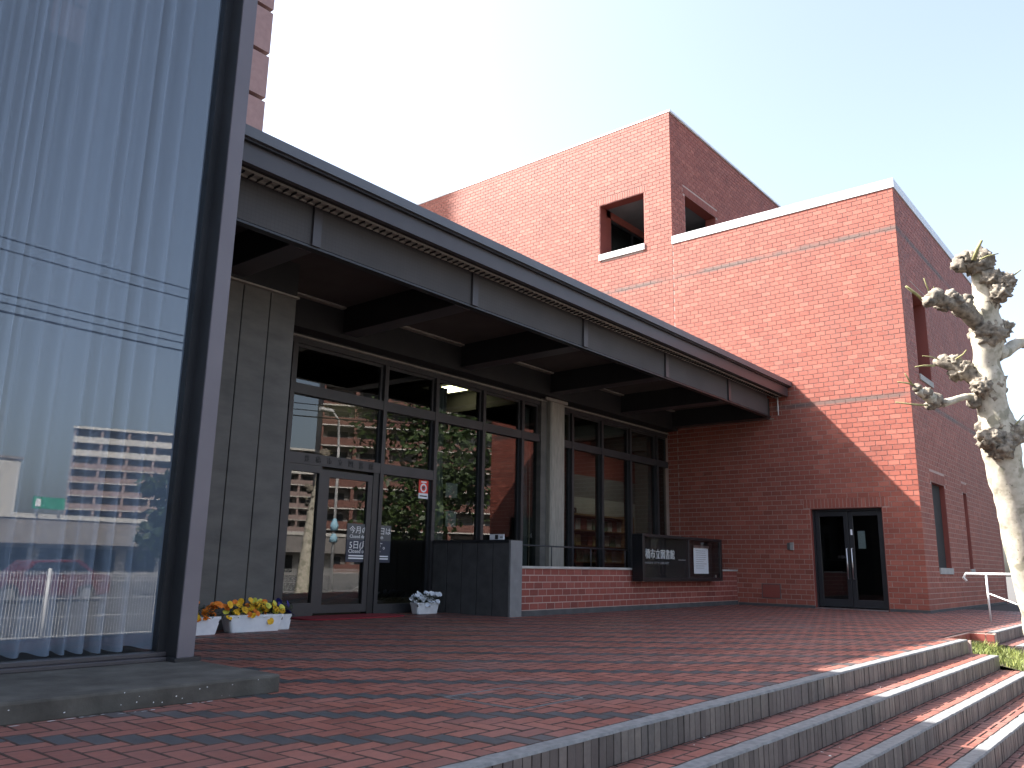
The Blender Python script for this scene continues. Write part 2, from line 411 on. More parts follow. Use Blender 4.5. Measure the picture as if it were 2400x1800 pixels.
# ---- deck with herringbone pavers
DX0, DX1, DY0, DY1 = -6.0, 27.0, 2.20, 9.46
NX0, NX1, NY = 10.95, 12.40, 2.50                       # notch of the tree bed
deck = B("paved_deck", "mortar_dark", None, (DX0, NX0, DY0+.02, DY1+.3, -.8, ZD-.010), (NX0, NX1, NY, DY1+.3, -.8, ZD-.0102), (NX1, DX1, DY0+.02, DY1+.3, -.8, ZD-.010), kind="structure")
PM = 0.104
def herring(x0, x1, y0, y1, dark=True):
    out = []
    for i in range(math.floor(x0/PM)-2, math.ceil(x1/PM)+2):
        for j in range(math.floor(y0/PM)-2, math.ceil(y1/PM)+2):
            k = (i+j) % 4
            if k == 0: q = (i*PM, (i+2)*PM, j*PM, (j+1)*PM, False)
            elif k == 2: q = (i*PM, (i+1)*PM, j*PM, (j+2)*PM, dark and ((i+j)//4) % 2 == 0)
            else: continue
            a_, b_, c_, d_ = max(q[0], x0), min(q[1], x1), max(q[2], y0), min(q[3], y1)
            if b_-a_ > .02 and d_-c_ > .02: out.append((a_, b_, c_, d_, q[4], abs((b_-a_)*(d_-c_)-2*PM*PM) < 1e-6, k == 0))
    return out
def paver_mesh(mt, lx, ly):
    g = .0036; h = .05; e = .004
    hx, hy = lx/2-g, ly/2-g
    mb = MB()
    vs = [(-hx, -hy, -h), (hx, -hy, -h), (hx, hy, -h), (-hx, hy, -h), (-hx, -hy, -e), (hx, -hy, -e), (hx, hy, -e), (-hx, hy, -e),
          (-hx+e, -hy+e, 0), (hx-e, -hy+e, 0), (hx-e, hy-e, 0), (-hx+e, hy-e, 0)]
    fs = [(0, 1, 5, 4), (1, 2, 6, 5), (2, 3, 7, 6), (3, 0, 4, 7), (4, 5, 9, 8), (5, 6, 10, 9), (6, 7, 11, 10), (7, 4, 8, 11), (8, 9, 10, 11)]
    mb.add(vs, fs); return mb
PVM = {(mt, h): mesh_of(paver_mesh(mt, *( (2*PM, PM) if h else (PM, 2*PM))), "paver_unit", mt) for mt in ("paver_red", "paver_dark") for h in (0, 1)}
def lay_pavers(rects, z, parent, limit):
    cands = [q for q in rects if q[5] and q[0] > 1.0]
    cands.sort(key=lambda q: (q[0]**2+q[2]**2)); one = set(cands[:limit])
    left = {"paver_red": MB(), "paver_dark": MB()}
    for q in rects:
        a_, b_, c_, d_, dk, full, hz = q; mt = "paver_dark" if dk else "paver_red"
        dz = random.uniform(-.0012, .0012)
        if q in one:
            inst("paver", PVM[(mt, 1 if hz else 0)], ((a_+b_)/2, (c_+d_)/2, z+dz), parent, rot=(random.uniform(-.006, .006), random.uniform(-.006, .006), 0))
        else:
            mb = paver_mesh(mt, b_-a_, d_-c_)
            cx, cy_ = (a_+b_)/2, (c_+d_)/2; tx = random.uniform(-.006, .006); ty = random.uniform(-.006, .006)
            left[mt].add([(x+cx, y+cy_, zz+z+dz+tx*x+ty*y) for x, y, zz in mb.v], mb.f)
    for mt, mb in left.items():
        if mb.v: mb.build("paver_field", mt, parent, kind="stuff")
NB = 0.092                                               # depth of the nosing bricks
mh = (3.56, 4.12, 2.86, 3.42)                           # paved access cover
rects = herring(-1.0, NX0, DY0+NB, DY1) + herring(NX0, NX1, NY, DY1) + herring(NX1, 20, DY0+NB, DY1)
rects = [q for q in rects if not (q[0] > 17.15 and q[2] > 4.1) and not (q[1] < 2.95 and q[2] > 4.25) and not (q[0] > 9.5 and q[2] > 7.86) and not (q[1] < 5.6 and q[2] > 8.22)]
def outside(q):                                          # cut the field pavers round the cover
    a_, b_, c_, d_ = q[:4]; X0, X1, Y0_, Y1_ = mh[0]-.006, mh[1]+.006, mh[2]-.006, mh[3]+.006
    if b_ <= X0 or a_ >= X1 or d_ <= Y0_ or c_ >= Y1_: return [q]
    out = []
    for e in ((a_, min(b_, X0), c_, d_), (max(a_, X1), b_, c_, d_), (max(a_, X0), min(b_, X1), c_, min(d_, Y0_)), (max(a_, X0), min(b_, X1), max(c_, Y1_), d_)):
        if e[1]-e[0] > .015 and e[3]-e[2] > .015: out.append((*e, q[4], False, q[6]))
    return out
lay_pavers([r_ for q in rects for r_ in outside(q)], ZD, deck, 300)
cover = thing("access_cover", (3.84, 3.14, ZD), "square metal rimmed access cover inlaid with red pavers in the deck", "access cover")
cin = [(max(a_, mh[0]+.012), min(b_, mh[1]-.012), max(c_, mh[2]+.012), min(d_, mh[3]-.012), e_, False, g_) for a_, b_, c_, d_, e_, f_, g_ in herring(*mh)]
cm = {"paver_red": MB(), "paver_dark": MB()}
for q in cin:
    if q[1]-q[0] < .02 or q[3]-q[2] < .02: continue
    mt = "paver_dark" if q[4] else "paver_red"; mb = paver_mesh(mt, q[1]-q[0], q[3]-q[2])
    cm[mt] = MB().add([(x+(q[0]+q[1])/2, y+(q[2]+q[3])/2, z+ZD+.002) for x, y, z in mb.v], mb.f)
    cm[mt].build("paver", mt, cover)
rim = MB()
for bx in ((mh[0]-.004, mh[1]+.004, mh[2]-.004, mh[2]+.004), (mh[0]-.004, mh[1]+.004, mh[3]-.004, mh[3]+.004), (mh[0]-.004, mh[0]+.004, mh[2]+.004, mh[3]-.004), (mh[1]-.004, mh[1]+.004, mh[2]+.004, mh[3]-.004)):
    rim.box(*bx, ZD-.03, ZD+.002)
rim.build("rim", "edge_grey", cover)

# ---- steps
RH, TD = 0.150, 0.298
def soldier_mesh():
    mb = MB(); hx, hy, h = .0283, NB/2, RH-.012
    e = .004
    vs = [(-hx, -hy, -h), (hx, -hy, -h), (hx, hy, -h), (-hx, hy, -h), (-hx, -hy, -e), (hx, -hy, -e), (hx, hy, -e), (-hx, hy, -e), (-hx+e, -hy+e, 0), (hx-e, -hy+e, 0), (hx-e, hy-e, 0), (-hx+e, hy-e, 0)]
    mb.add(vs, [(0, 1, 5, 4), (1, 2, 6, 5), (2, 3, 7, 6), (3, 0, 4, 7), (4, 5, 9, 8), (5, 6, 10, 9), (6, 7, 11, 10), (7, 4, 8, 11), (8, 9, 10, 11)])
    return mb
SOLD = mesh_of(soldier_mesh(), "soldier_unit", "soldier")
def step(k, x0, x1, xs):
    y = DY0 - TD*k; z = ZD - RH*k
    st = B("step", "mortar_dark", None, (x0, x1, y+.012, y+TD+.02+(.1 if k == 0 else 0), -.8, z-.014), kind="structure")
    if k == 0: st.data.materials.clear(); st.data.materials.append(MATS["mortar_dark"])
    ORG[st.name] = Vector((0, 0, 0))
    pitch = .061; n = int((x1-xs)/pitch); off = (x1-xs)/n; rest = MB()
    for i in range(n):
        inst("brick", SOLD, (xs+off*(i+.5), y+NB/2+random.uniform(-.0025, .0025), z-.009+random.uniform(-.0012, .0012)), st, (off/.064, 1, 1), (0, 0, random.uniform(-.02, .02)))
    if xs > x0:
        n = int((xs-x0)/.064); off2 = (xs-x0)/n
        sm = soldier_mesh()
        for i in range(n): rest.add([(x*off2/.064+x0+off2*(i+.5), yy+y+NB/2, zz+z-.009) for x, yy, zz in sm.v], sm.f)
        rest.build("brick_row", "soldier", st, kind="stuff")
    # worn cement cap along the nosing, broken edge
    cap = MB(); nn = int((x1-x0)/.05); pts = []
    for i in range(nn+1):
        x = x0+(x1-x0)*i/nn
        pts.append((x, y-.002+.006*noise.noise((x*9, k*7, 1))+.004*noise.noise((x*31, k*7, 3)), y+NB-.004+.010*noise.noise((x*7, k*5, 9)), z+.0012*noise.noise((x*3, k, 4))))
    for i in range(nn):
        p, q = pts[i], pts[i+1]
        vs = [(p[0], p[1], p[3]-.012), (q[0], q[1], q[3]-.012), (q[0], q[2], q[3]), (p[0], p[2], p[3]), (p[0], p[1]+.006, p[3]), (q[0], q[1]+.006, q[3])]
        cap.add(vs, [(0, 1, 5, 4), (4, 5, 2, 3)])
    cap.build("nosing", "nosing", st)
    if k > 0:
        rr = herring(max(x0, -1), x1, y+NB, y+TD+.006, False)
        lay_pavers(rr, z, st, 60 if xs > x0 else 0)
    return st
for k in range(5): step(k, -5.0, 10.9, 1.4)
for k in range(5): step(k, NX1+.1, 20.0, NX1+.1)
lt_ = MB()
for k in range(1, 5):
    for i in range(34):
        x = random.uniform(2.4, 9.5); y = DY0-TD*(k-1)-abs(random.gauss(0, .05))-.012 if random.random() < .7 else DY0-TD*k+random.uniform(0, TD); r_ = random.uniform(.003, .010); z = ZD-RH*k+.004; a0 = random.uniform(0, 6)
        lt_.add([(x+r_*math.cos(a0+q*1.2566)*random.uniform(.5, 1.3), y+r_*math.sin(a0+q*1.2566)*random.uniform(.4, 1.1), z+random.uniform(0, .005)) for q in range(5)], [tuple(range(5))])
lt_.build("litter", "block_pale", None, kind="stuff", label="small pale petals and litter scattered on the steps", cat="litter")
# ---- the tree bed between the two flights
bed = MB(); N = 14
for i in range(N):
    for j in range(N):
        def P(a_, b_):
            x = NX0-.0 + (NX1-NX0+.1)*a_/N; y = -.2 + (NY+.2)*b_/N
            return (x, y, -.78 + .60*(b_/N)**.9 + .03*noise.noise((x*3, y*3, 0)))
        bed.add([P(i, j), P(i+1, j), P(i+1, j+1), P(i, j+1)], [(0, 1, 2, 3)])
bed.build("tree_bed", "earth", None, smooth=True, kind="structure")
lining = thing("bed_kerb", (11.7, NY, -.5), "dark red brick lining at the back of the grassy tree bed", "kerb")
B("mortar", "mortar", lining, (NX0, NX1, NY-.03, NY-.002, -.5, ZD-.012), (NX0-.012, NX0+.03, DY0-.02, NY-.03, -.5, ZD-.012), (NX1-.02, NX1+.098, DY0-.02, NY-.03, -.5, ZD-.012))
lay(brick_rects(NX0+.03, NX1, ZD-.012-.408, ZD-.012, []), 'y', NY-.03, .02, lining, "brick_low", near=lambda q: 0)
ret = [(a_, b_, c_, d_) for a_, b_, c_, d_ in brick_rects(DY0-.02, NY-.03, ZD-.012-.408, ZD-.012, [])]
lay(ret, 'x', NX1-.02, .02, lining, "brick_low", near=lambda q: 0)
gr = MB()
for i in range(9000):
    x = random.uniform(NX0+.02, NX1-.02); y = random.uniform(-.1, NY-.08)
    z = -.78 + .60*((y+.2)/(NY+.2))**.9
    if noise.noise((x*2.2, y*2.2, 5)) < -.15: continue
    h = random.uniform(.03, .11)*(1.3 if random.random() < .1 else 1); a_ = random.uniform(0, 6.283); dx, dy = math.cos(a_)*.005, math.sin(a_)*.005
    lx, ly = random.gauss(0, .35)*h, random.gauss(0, .35)*h
    gr.add([(x-dx, y-dy, z-.01), (x+dx, y+dy, z-.01), (x+lx*.5+dx*.7, y+ly*.5+dy*.7, z+h*.6), (x+lx, y+ly, z+h)], [(0, 1, 2), (0, 2, 3)])
gr.build("grass", "grass_green", None, kind="stuff", label="sunlit short grass in the bed beside the steps", cat="grass")

# ================================================================== BRICK WING
XW, YC, ZT, XE = 17.2, 4.06, 8.57, 25.0
wing = thing("brick_wing", (XW, YC, ZD), "tall red brick library wing with corner windows and white coping", "building")
DOOR = (4.76, 6.19, ZD, 1.96)
WIN = (10.0, 11.37, 8.78, 10.2)
# face towards -x
w1 = B("wall_core", "mortar", wing, *[(XW, XW+.3, u0, u1, z0, z1) for u0, u1, z0, z1 in backing(YC, 9.60, ZD, ZT, [DOOR])])
rA = brick_rects(YC-.006, 9.22, ZD+.05, ZT, [DOOR], [(DOOR[0]-.13, DOOR[1]+.13, 1.96, 2.16)])
rA += brick_rects(9.22, 9.475, ZD+.05, 4.396, [])
lay(rA, 'x', XW, .02, wing, "brick_red", near=lambda q: ((q[0]-4.1)*1.0)**2 + ((q[2]-3.0)*.8)**2, limit=300)
up0, upz, uptop = 9.22, 4.45, 12.22
B("wall_core", "mortar", wing, *[(XW, XW+.3, u0, u1, z0, z1) for u0, u1, z0, z1 in backing(9.60, 24.0, upz, uptop, [WIN])], (XW+.0005, XW+.3, 9.235, 9.60, ZT, uptop))
rB = brick_rects(up0-.006, 24.2, ZT, uptop-.11, [WIN], [(WIN[0]-.1, WIN[1]+.1, WIN[3], WIN[3]+.2)]) + brick_rects(9.22, 24.2, ZD+.05+BH*43, ZT, [], [])
rB = [q for q in rB if not (q[0] > WIN[0]-.01 and q[1] < WIN[1]+.01 and q[2] > WIN[2]-.26 and q[3] < WIN[2])]
rB += [(9.22+i*.075+.004, 9.22+(i+1)*.075-.004, uptop-.105, uptop-.004) for i in range(199)]
lay(rB, 'x', XW, .02, wing, "brick_red")
# face towards -y, in shade
H1 = (18.02, 19.1, 4.72, 6.52); H2 = (18.2, 19.32, .80, 2.52); H3 = (21.06, 21.46, .80, 2.52)
for h in (H1, H2, H3): pass
B("wall_core", "mortar", wing, *[(u0, u1, YC, YC+.3, z0, z1) for u0, u1, z0, z1 in backing(XW+.3, XE, ZD, ZT, [H1, H2, H3])])
lay(brick_rects(XW-.006, XE, ZD+.05, ZT, [H1, H2, H3], [(h[0]-.08, h[1]+.08, h[3], h[3]+.2) for h in (H1, H2, H3)]), 'y', YC, .02, wing, "brick_red", PR=.005)
for h in (H1, H2, H3):
    wn = B("window", "dark_window", wing, (h[0]-.1, h[1]+.1, YC+.62, YC+.66, h[2]-.1, h[3]+.1))
    B("reveal", "brick_low", wn, (h[0]+.0005, h[0]+.014, YC+.002, YC+.62, h[2]+.003, h[3]-.002), (h[1]-.014, h[1]-.0005, YC+.002, YC+.62, h[2]+.003, h[3]-.002), (h[0]+.014, h[1]-.014, YC+.002, YC+.62, h[3]-.016, h[3]-.002))
    B("sill", "concrete_pale", wn, (h[0]+.002, h[1]-.002, YC-.03, YC+.6, h[2]-.12, h[2]+.002))
    B("frame", "steel_dark", wn, (h[0]+.005, h[0]+.05, YC+.57, YC+.615, h[2]+.003, h[3]-.006), (h[1]-.05, h[1]-.005, YC+.57, YC+.615, h[2]+.003, h[3]-.006))
# upper block face towards -y
UW = (17.95, 19.75, 8.9, 10.2)
B("wall_core", "mortar", wing, *[(u0, u1, 9.235, 9.535, z0, z1) for u0, u1, z0, z1 in backing(XW+.3, XE, 8.0, uptop, [UW])])
lay(brick_rects(XW-.006, XE, 8.0, uptop, [UW], [(UW[0]-.1, UW[1]+.1, UW[3], UW[3]+.2)]), 'y', 9.235, .02, wing, "brick_red")
for (p0, p1) in (((XW+.002, XW+.3), None),):
    B("reveal", "brick_low", wing, (p0[0], p0[1]+.01, WIN[0]+.0005, WIN[0]+.014, WIN[2]+.003, WIN[3]-.001), (p0[0], p0[1]+.01, WIN[1]-.014, WIN[1]-.0005, WIN[2]+.003, WIN[3]-.001), (p0[0], p0[1]+.01, WIN[0]+.014, WIN[1]-.014, WIN[3]-.015, WIN[3]-.001))
    B("reveal", "brick_low", wing, (UW[0]+.0005, UW[0]+.014, 9.237, 9.54, UW[2], UW[3]-.001), (UW[1]-.014, UW[1]-.0005, 9.237, 9.54, UW[2], UW[3]-.001), (UW[0]+.014, UW[1]-.014, 9.237, 9.54, UW[3]-.015, UW[3]-.001))
    B("reveal", "brick_low", wing, (XW+.002, XW+.079, DOOR[0]+.0005, DOOR[0]+.014, ZD, 1.945), (XW+.002, XW+.079, DOOR[1]-.014, DOOR[1]-.0005, ZD, 1.945), (XW+.002, XW+.079, DOOR[0]+.0005, DOOR[1]-.0005, 1.946, 1.959))
# corner loggia behind the two upper openings
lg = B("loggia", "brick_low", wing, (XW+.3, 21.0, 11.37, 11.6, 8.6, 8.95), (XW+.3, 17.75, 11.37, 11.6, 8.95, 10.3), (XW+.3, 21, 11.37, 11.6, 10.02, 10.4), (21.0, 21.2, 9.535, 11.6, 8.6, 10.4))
B("ceiling", "interior_grey", lg, (XW+.3, 21, 9.535, 11.37, 10.22, 10.35)); B("floor", "concrete_dark", lg, (XW+.3, 21, 9.535, 11.37, 8.6, 8.74))
B("pane", "glass_entry", lg, (17.8, 20.95, 11.44, 11.45, 8.95, 10.02)); B("frame", "steel_dark", lg, (17.75, 17.82, 11.40, 11.5, 8.95, 10.02), (18.9, 18.97, 11.40, 11.5, 8.95, 10.02), (17.82, 18.9, 11.40, 11.5, 9.95, 10.02), (18.97, 20.9, 11.40, 11.5, 9.95, 10.02))
B("backing", "interior_grey", lg, (17.75, 21, 11.9, 12.0, 8.6, 10.4))
B("sill", "white_paint", wing, (XW-.05, XW+.3, WIN[0]-.005, WIN[1]+.01, WIN[2]-.16, WIN[2]))
# roofs and coping
B("roof", "concrete_dark", wing, (XW+.3, XE, YC+.3, 9.235, ZT-.4, ZT-.2), (XW+.3, XE, 9.535, 24, uptop-.3, uptop-.1))
B("coping", "coping_metal", wing, (XW-.03, XW+.28, YC-.03, 9.226, ZT+.002, ZT+.205), (XW+.28, XE+.03, YC-.03, YC+.3, ZT+.002, ZT+.205))
B("coping", "coping_metal", wing, (XW-.02, XE+.03, 9.19, 9.50, uptop+.002, uptop+.06), (XW-.02, XW+.3, 9.50, 24, uptop+.002, uptop+.05))
B("wall_back", "brick_low", wing, (XE, XE+.3, YC, 24, ZD, ZT), (XE, XE+.3, 9.235, 24, ZT, uptop), (XW, XE+.3, 24, 24.3, upz, uptop), (XW+.3, XE, 9.6, 9.9, upz, ZT))
# inside of the wing behind the door
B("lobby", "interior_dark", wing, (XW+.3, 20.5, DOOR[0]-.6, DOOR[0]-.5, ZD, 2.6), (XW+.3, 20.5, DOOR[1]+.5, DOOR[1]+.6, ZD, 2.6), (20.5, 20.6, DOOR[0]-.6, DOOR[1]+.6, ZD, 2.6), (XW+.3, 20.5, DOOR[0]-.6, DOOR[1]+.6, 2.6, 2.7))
# skirting strip at the foot
B("skirting", "concrete_dark", wing, (XW-.012, XW, YC-.012, DOOR[0], ZD-.004, ZD+.05), (XW-.012, XW, DOOR[1], 7.84, ZD-.004, ZD+.05), (XW, XE, YC-.012, YC, ZD-.004, ZD+.05))
# the double door
door_x = XW+.12
dd = (DOOR[0]+DOOR[1])/2
for s_, (a_, b_) in enumerate(((dd+.004, DOOR[1]-.05), (DOOR[0]+.05, dd-.004))):
    lf = B("door", "steel_dark", wing, (door_x, door_x+.05, a_, a_+.09, .0, 1.9), (door_x, door_x+.05, b_-.09, b_, .0, 1.9), (door_x, door_x+.05, a_+.09, b_-.09, .0, .15), (door_x, door_x+.05, a_+.09, b_-.09, 1.80, 1.9))
    bevel(lf, .006)
    B("pane", "glass_entry", lf, (door_x+.02, door_x+.03, a_+.09, b_-.09, .15, 1.80))
    hx = a_+.045 if s_ == 0 else b_-.045
    hd = MB(); hd.tube([(door_x, hx, .55), (door_x-.05, hx, .55), (door_x-.05, hx, 1.15), (door_x, hx, 1.15)], .014, 8)
    hd.build("handle", "stainless", lf, smooth=True)
    if s_ == 1:
        B("sticker", "paper", lf, (door_x-.002, door_x-.0005, b_-.07, b_-.03, 1.42, 1.53))
        B("notice", "paper", lf, (door_x+.034, door_x+.036, a_+.36, a_+.50, 1.15, 1.50))
B("door_frame", "steel_dark", wing, (XW+.08, XW+.2, DOOR[0]+.002, DOOR[0]+.048, ZD, 1.958), (XW+.08, XW+.2, DOOR[1]-.048, DOOR[1]-.002, ZD, 1.958), (XW+.08, XW+.2, DOOR[0]+.048, DOOR[1]-.048, 1.903, 1.958))
B("threshold", "stainless", wing, (XW-.06, XW+.25, DOOR[0]+.01, DOOR[1]-.01, ZD-.003, ZD+.022))
ic = thing("intercom", (XW-.03, 6.63, 1.1), "small grey intercom box on brick wall beside the double door", "intercom")
bevel(B("housing", "galv", ic, (XW-.055, XW-.009, 6.56, 6.64, 1.11, 1.27)), .006); bevel(B("keypad", "concrete_dark", ic, (XW-.045, XW-.009, 6.645, 6.70, 1.12, 1.26)), .005)
vt = thing("wall_vent", (XW-.02, 7.1, .12), "flat reddish access panel low on the shaded brick wall", "access panel")
bevel(B("panel", "brick_low", vt, (XW-.022, XW-.0095, 6.91, 7.29, .13, .40)), .004); B("rim", "concrete_dark", vt, (XW-.016, XW-.0092, 6.895, 7.305, .115, .13), (XW-.016, XW-.0092, 6.895, 7.305, .40, .415), (XW-.016, XW-.0092, 6.895, 6.91, .13, .40), (XW-.016, XW-.0092, 7.29, 7.305, .13, .40))

# ================================================================== ENTRANCE PAVILION
YL, YF, YP, YG = 6.42, 6.50, 6.85, 9.50
hall = thing("entrance_hall", (8.0, YG, ZD), "low entrance hall with dark steel canopy and glazed front", "building")
B("roof", "concrete_dark", hall, (-6, XW-.012, YF+.06, 24, 4.50, 4.66)); B("roof_lip", "steel_lip", hall, (-6, XW-.012, YL, YF+.10, 4.592, 4.70))
B("gutter_back", "steel_dark", hall, (-6, XW-.014, YL+.035, YF+.10, 4.57, 4.591))
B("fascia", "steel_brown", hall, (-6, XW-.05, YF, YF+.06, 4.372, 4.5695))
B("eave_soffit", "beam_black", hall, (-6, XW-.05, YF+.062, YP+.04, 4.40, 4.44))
B("eave_strip", "pale_trim", hall, (-6, XW-.06, 6.66, 6.72, 4.375, 4.399), (-6, XW-.06, 6.75, 6.775, 4.36, 4.3985))
es = MB(); x = 0.0
while x < XW-.2: es.box(x, x+.012, 6.657, 6.778, 4.355, 4.374); x += .10
es.build("vent_slats", "beam_black", hall, kind="stuff")
# front panel under the eave, with fins on the 2.51 m grid, fine net over it
m_ = noisy("net_panel", (0.052, 0.049, 0.051), (0.070, 0.066, 0.067), 1.5, 0.75)
k = NT(m_); p = k.pos(); x_, y_, z_ = sep_z(k, p)
gx = k.math('GREATER_THAN', k.math('FRACT', k.math('MULTIPLY', x_, 22.0)), .86); gz = k.math('GREATER_THAN', k.math('FRACT', k.math('MULTIPLY', z_, 22.0)), .86)
base = k.b.inputs["Base Color"].links[0].from_socket
k.color(k.mix(k.math('MULTIPLY', k.math('MAXIMUM', gx, gz), .45), base, (0.045, 0.042, 0.042)))
GX = [4.93+2.505*i-2.505*3 for i in range(8)]
edges = [-6.0] + [g for g in GX] + [XW-.26]
for i in range(len(edges)-1):
    B("front_panel", "net_panel", hall, (edges[i]+.03, edges[i+1]-.075, YP, YP+.05, 3.96, 4.399))
for g in GX: B("fin", "steel_brown", hall, (g-.075, g+.03, YP-.035, YP+.05, 3.95, 4.399))
B("front_rail", "steel_dark", hall, (-6, XW-.20, YP-.01, YP+.09, 3.925, 3.949))
# beams across and coffers between them
for g in GX[2:] + [17.19]:
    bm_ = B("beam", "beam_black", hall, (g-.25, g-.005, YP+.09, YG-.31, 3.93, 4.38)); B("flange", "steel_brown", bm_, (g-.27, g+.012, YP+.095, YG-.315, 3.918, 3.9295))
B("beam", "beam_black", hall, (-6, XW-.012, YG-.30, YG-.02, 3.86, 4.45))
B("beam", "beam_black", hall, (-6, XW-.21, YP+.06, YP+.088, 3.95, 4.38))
for i in range(len(GX[2:])):
    g = GX[2+i]; g2 = (GX[2:]+[17.19])[i+1]
    sp_ = B("soffit_panel", "soffit", hall, (g+.012, g2-.27, YP+.09, YG-.305, 4.30, 4.36))
    B("trim", "pale_trim", sp_, (g+.02, g2-.28, YG-.40, YG-.306, 4.272, 4.299))
B("wall_trim", "pale_trim", hall, (XW-.03, XW-.012, YP, YG-.31, 3.915, 3.935))
pp = MB(); pp.tube([(XW-.06, YP-.12, 4.39), (XW-.06, YP-.12, 3.98)], .014, 8); pp.build("drain_pipe", "rail_white", hall, smooth=True)
# panelled concrete wall left of the door
for i in range(8):
    x1_ = 5.67 - .365*i
    bevel(B("concrete_panel", "concrete_panel", hall, (x1_-.365+.012, x1_, 8.2, 8.45, ZD-.004, 3.84)), .006)
B("panel_joint", "steel_dark", hall, (2.76, 5.66, 8.225, 8.44, ZD, 3.83))
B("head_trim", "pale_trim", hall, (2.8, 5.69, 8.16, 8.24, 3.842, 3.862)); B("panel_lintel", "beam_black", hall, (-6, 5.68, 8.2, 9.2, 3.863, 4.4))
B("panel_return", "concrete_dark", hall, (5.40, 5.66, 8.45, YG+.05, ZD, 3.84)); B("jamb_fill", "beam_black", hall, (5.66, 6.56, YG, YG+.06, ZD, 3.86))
# glazing
FR = "frame_grey"
B("head_rail", FR, hall, (6.56, XW-.012, YG-.02, YG+.10, 3.72, 3.80)); B("head_track", "pale_trim", hall, (6.5, XW-.014, YG-.06, YG-.021, 3.80, 3.825)); B("head_filler", "beam_black", hall, (6.5, XW-.014, YG-.019, YG+.10, 3.801, 3.90))
mull = [6.60, 8.32, 9.45, 10.63, 11.72, 13.32, 14.40, 15.53, 16.70]
for i, x in enumerate(mull):
    z0 = ZD
    mo = B("mullion", FR, hall, (x-.035, x+.035, YG-.03, YG+.10, z0, 3.7195)); 
    B("stop", "steel_dark", mo, (x-.075, x-.036, YG+.03, YG+.12, z0, 3.7195), (x+.036, x+.05, YG+.03, YG+.12, z0, 3.7195))
spans = [(6.635, 8.285), (8.355, 9.415), (9.485, 10.595), (10.665, 11.685), (11.755, 12.23), (12.88, 13.285), (13.355, 14.365), (14.435, 15.495), (15.565, 16.665), (16.735, XW-.012)]
for a_, b_ in spans:
    B("transom", FR, hall, (a_, b_, YG-.022, YG+.08, 3.0, 3.145))
    B("pane", "glass_entry", hall, (a_+.01, b_-.01, YG+.045, YG+.053, 3.146, 3.7195)); 
    up_ = B("sash", FR, hall, (a_+.012, b_-.012, YG+.02, YG+.06, 3.68, 3.7193), (a_+.012, a_+.05, YG+.02, YG+.06, 3.146, 3.68), (b_-.05, b_-.012, YG+.02, YG+.06, 3.146, 3.68))
for a_, b_ in spans[2:]:
    B("pane", "glass_entry", hall, (a_+.005, b_-.005, YG+.045, YG+.053, .12, 2.9995)); B("bottom_rail", FR, hall, (a_, b_, YG-.02, YG+.08, ZD, .12))
for a_, b_ in spans[:2]:
    B("pane", "glass_entry", hall, (a_+.005, b_-.005, YG+.045, YG+.053, 2.176, 2.9995))
    sb = B("sign_beam", FR, hall, (a_, b_, YG-.026, YG+.09, 2.02, 2.175))
B("pane", "glass_entry", hall, (8.36, 9.41, YG+.045, YG+.053, .10, 2.0195)); B("bottom_rail", FR, hall, (8.355, 9.415, YG-.02, YG+.08, ZD, .10))
B("side_light", FR, hall, (6.636, 6.70, YG-.015, YG+.07, ZD, 2.0195), (7.17, 7.21, YG-.015, YG+.07, ZD, 2.0195), (6.70, 7.17, YG-.015, YG+.07, ZD, .14), (6.70, 7.17, YG-.015, YG+.07, 1.92, 2.0195))
B("pane", "glass_entry", hall, (6.70, 7.17, YG+.02, YG+.028, .14, 1.92))
dl = B("door", FR, hall, (7.211, 7.36, YG+.0, YG+.06, .0, 1.98), (8.08, 8.17, YG+.0, YG+.06, .0, 1.98), (7.36, 8.08, YG+.0, YG+.06, .0, .11), (7.36, 8.08, YG+.0, YG+.06, 1.88, 1.98))
B("pane", "glass_entry", dl, (7.36, 8.08, YG+.025, YG+.033, .11, 1.88)); B("door_pocket", "steel_dark", hall, (8.171, 8.284, YG-.01, YG+.12, ZD, 2.0195))
t_ = text("lettering", "豊橋市立図書館", (6.86, YG-.029, 2.062), .095, "text_dark", hall, .003)
bpy.context.view_layer.update()
wdt = max(v.co.x for v in t_.data.vertices) or 1
t_.scale = (1, 1, 1)
# spread the seven characters along the beam
bpy.data.objects.remove(t_)
for i, ch in enumerate("豊橋市立図書館"): text("letter", ch, (6.88+.195*i, YG-.030, 2.066), .105, "text_dark", hall, .003, sx=.9)
# concrete column between the glazed bays
cb = B("column", "column_concrete", hall, (12.42, 12.87, YG-.16, YG+.25, ZD, 3.86)); bevel(cb, .03, 1)
B("column_flank", "concrete_panel", hall, (12.235, 12.415, YG-.05, YG+.2, ZD, 3.86))
B("column_cap", "pale_trim", hall, (12.2, 12.9, YG-.2, YG-.165, 3.80, 3.858))
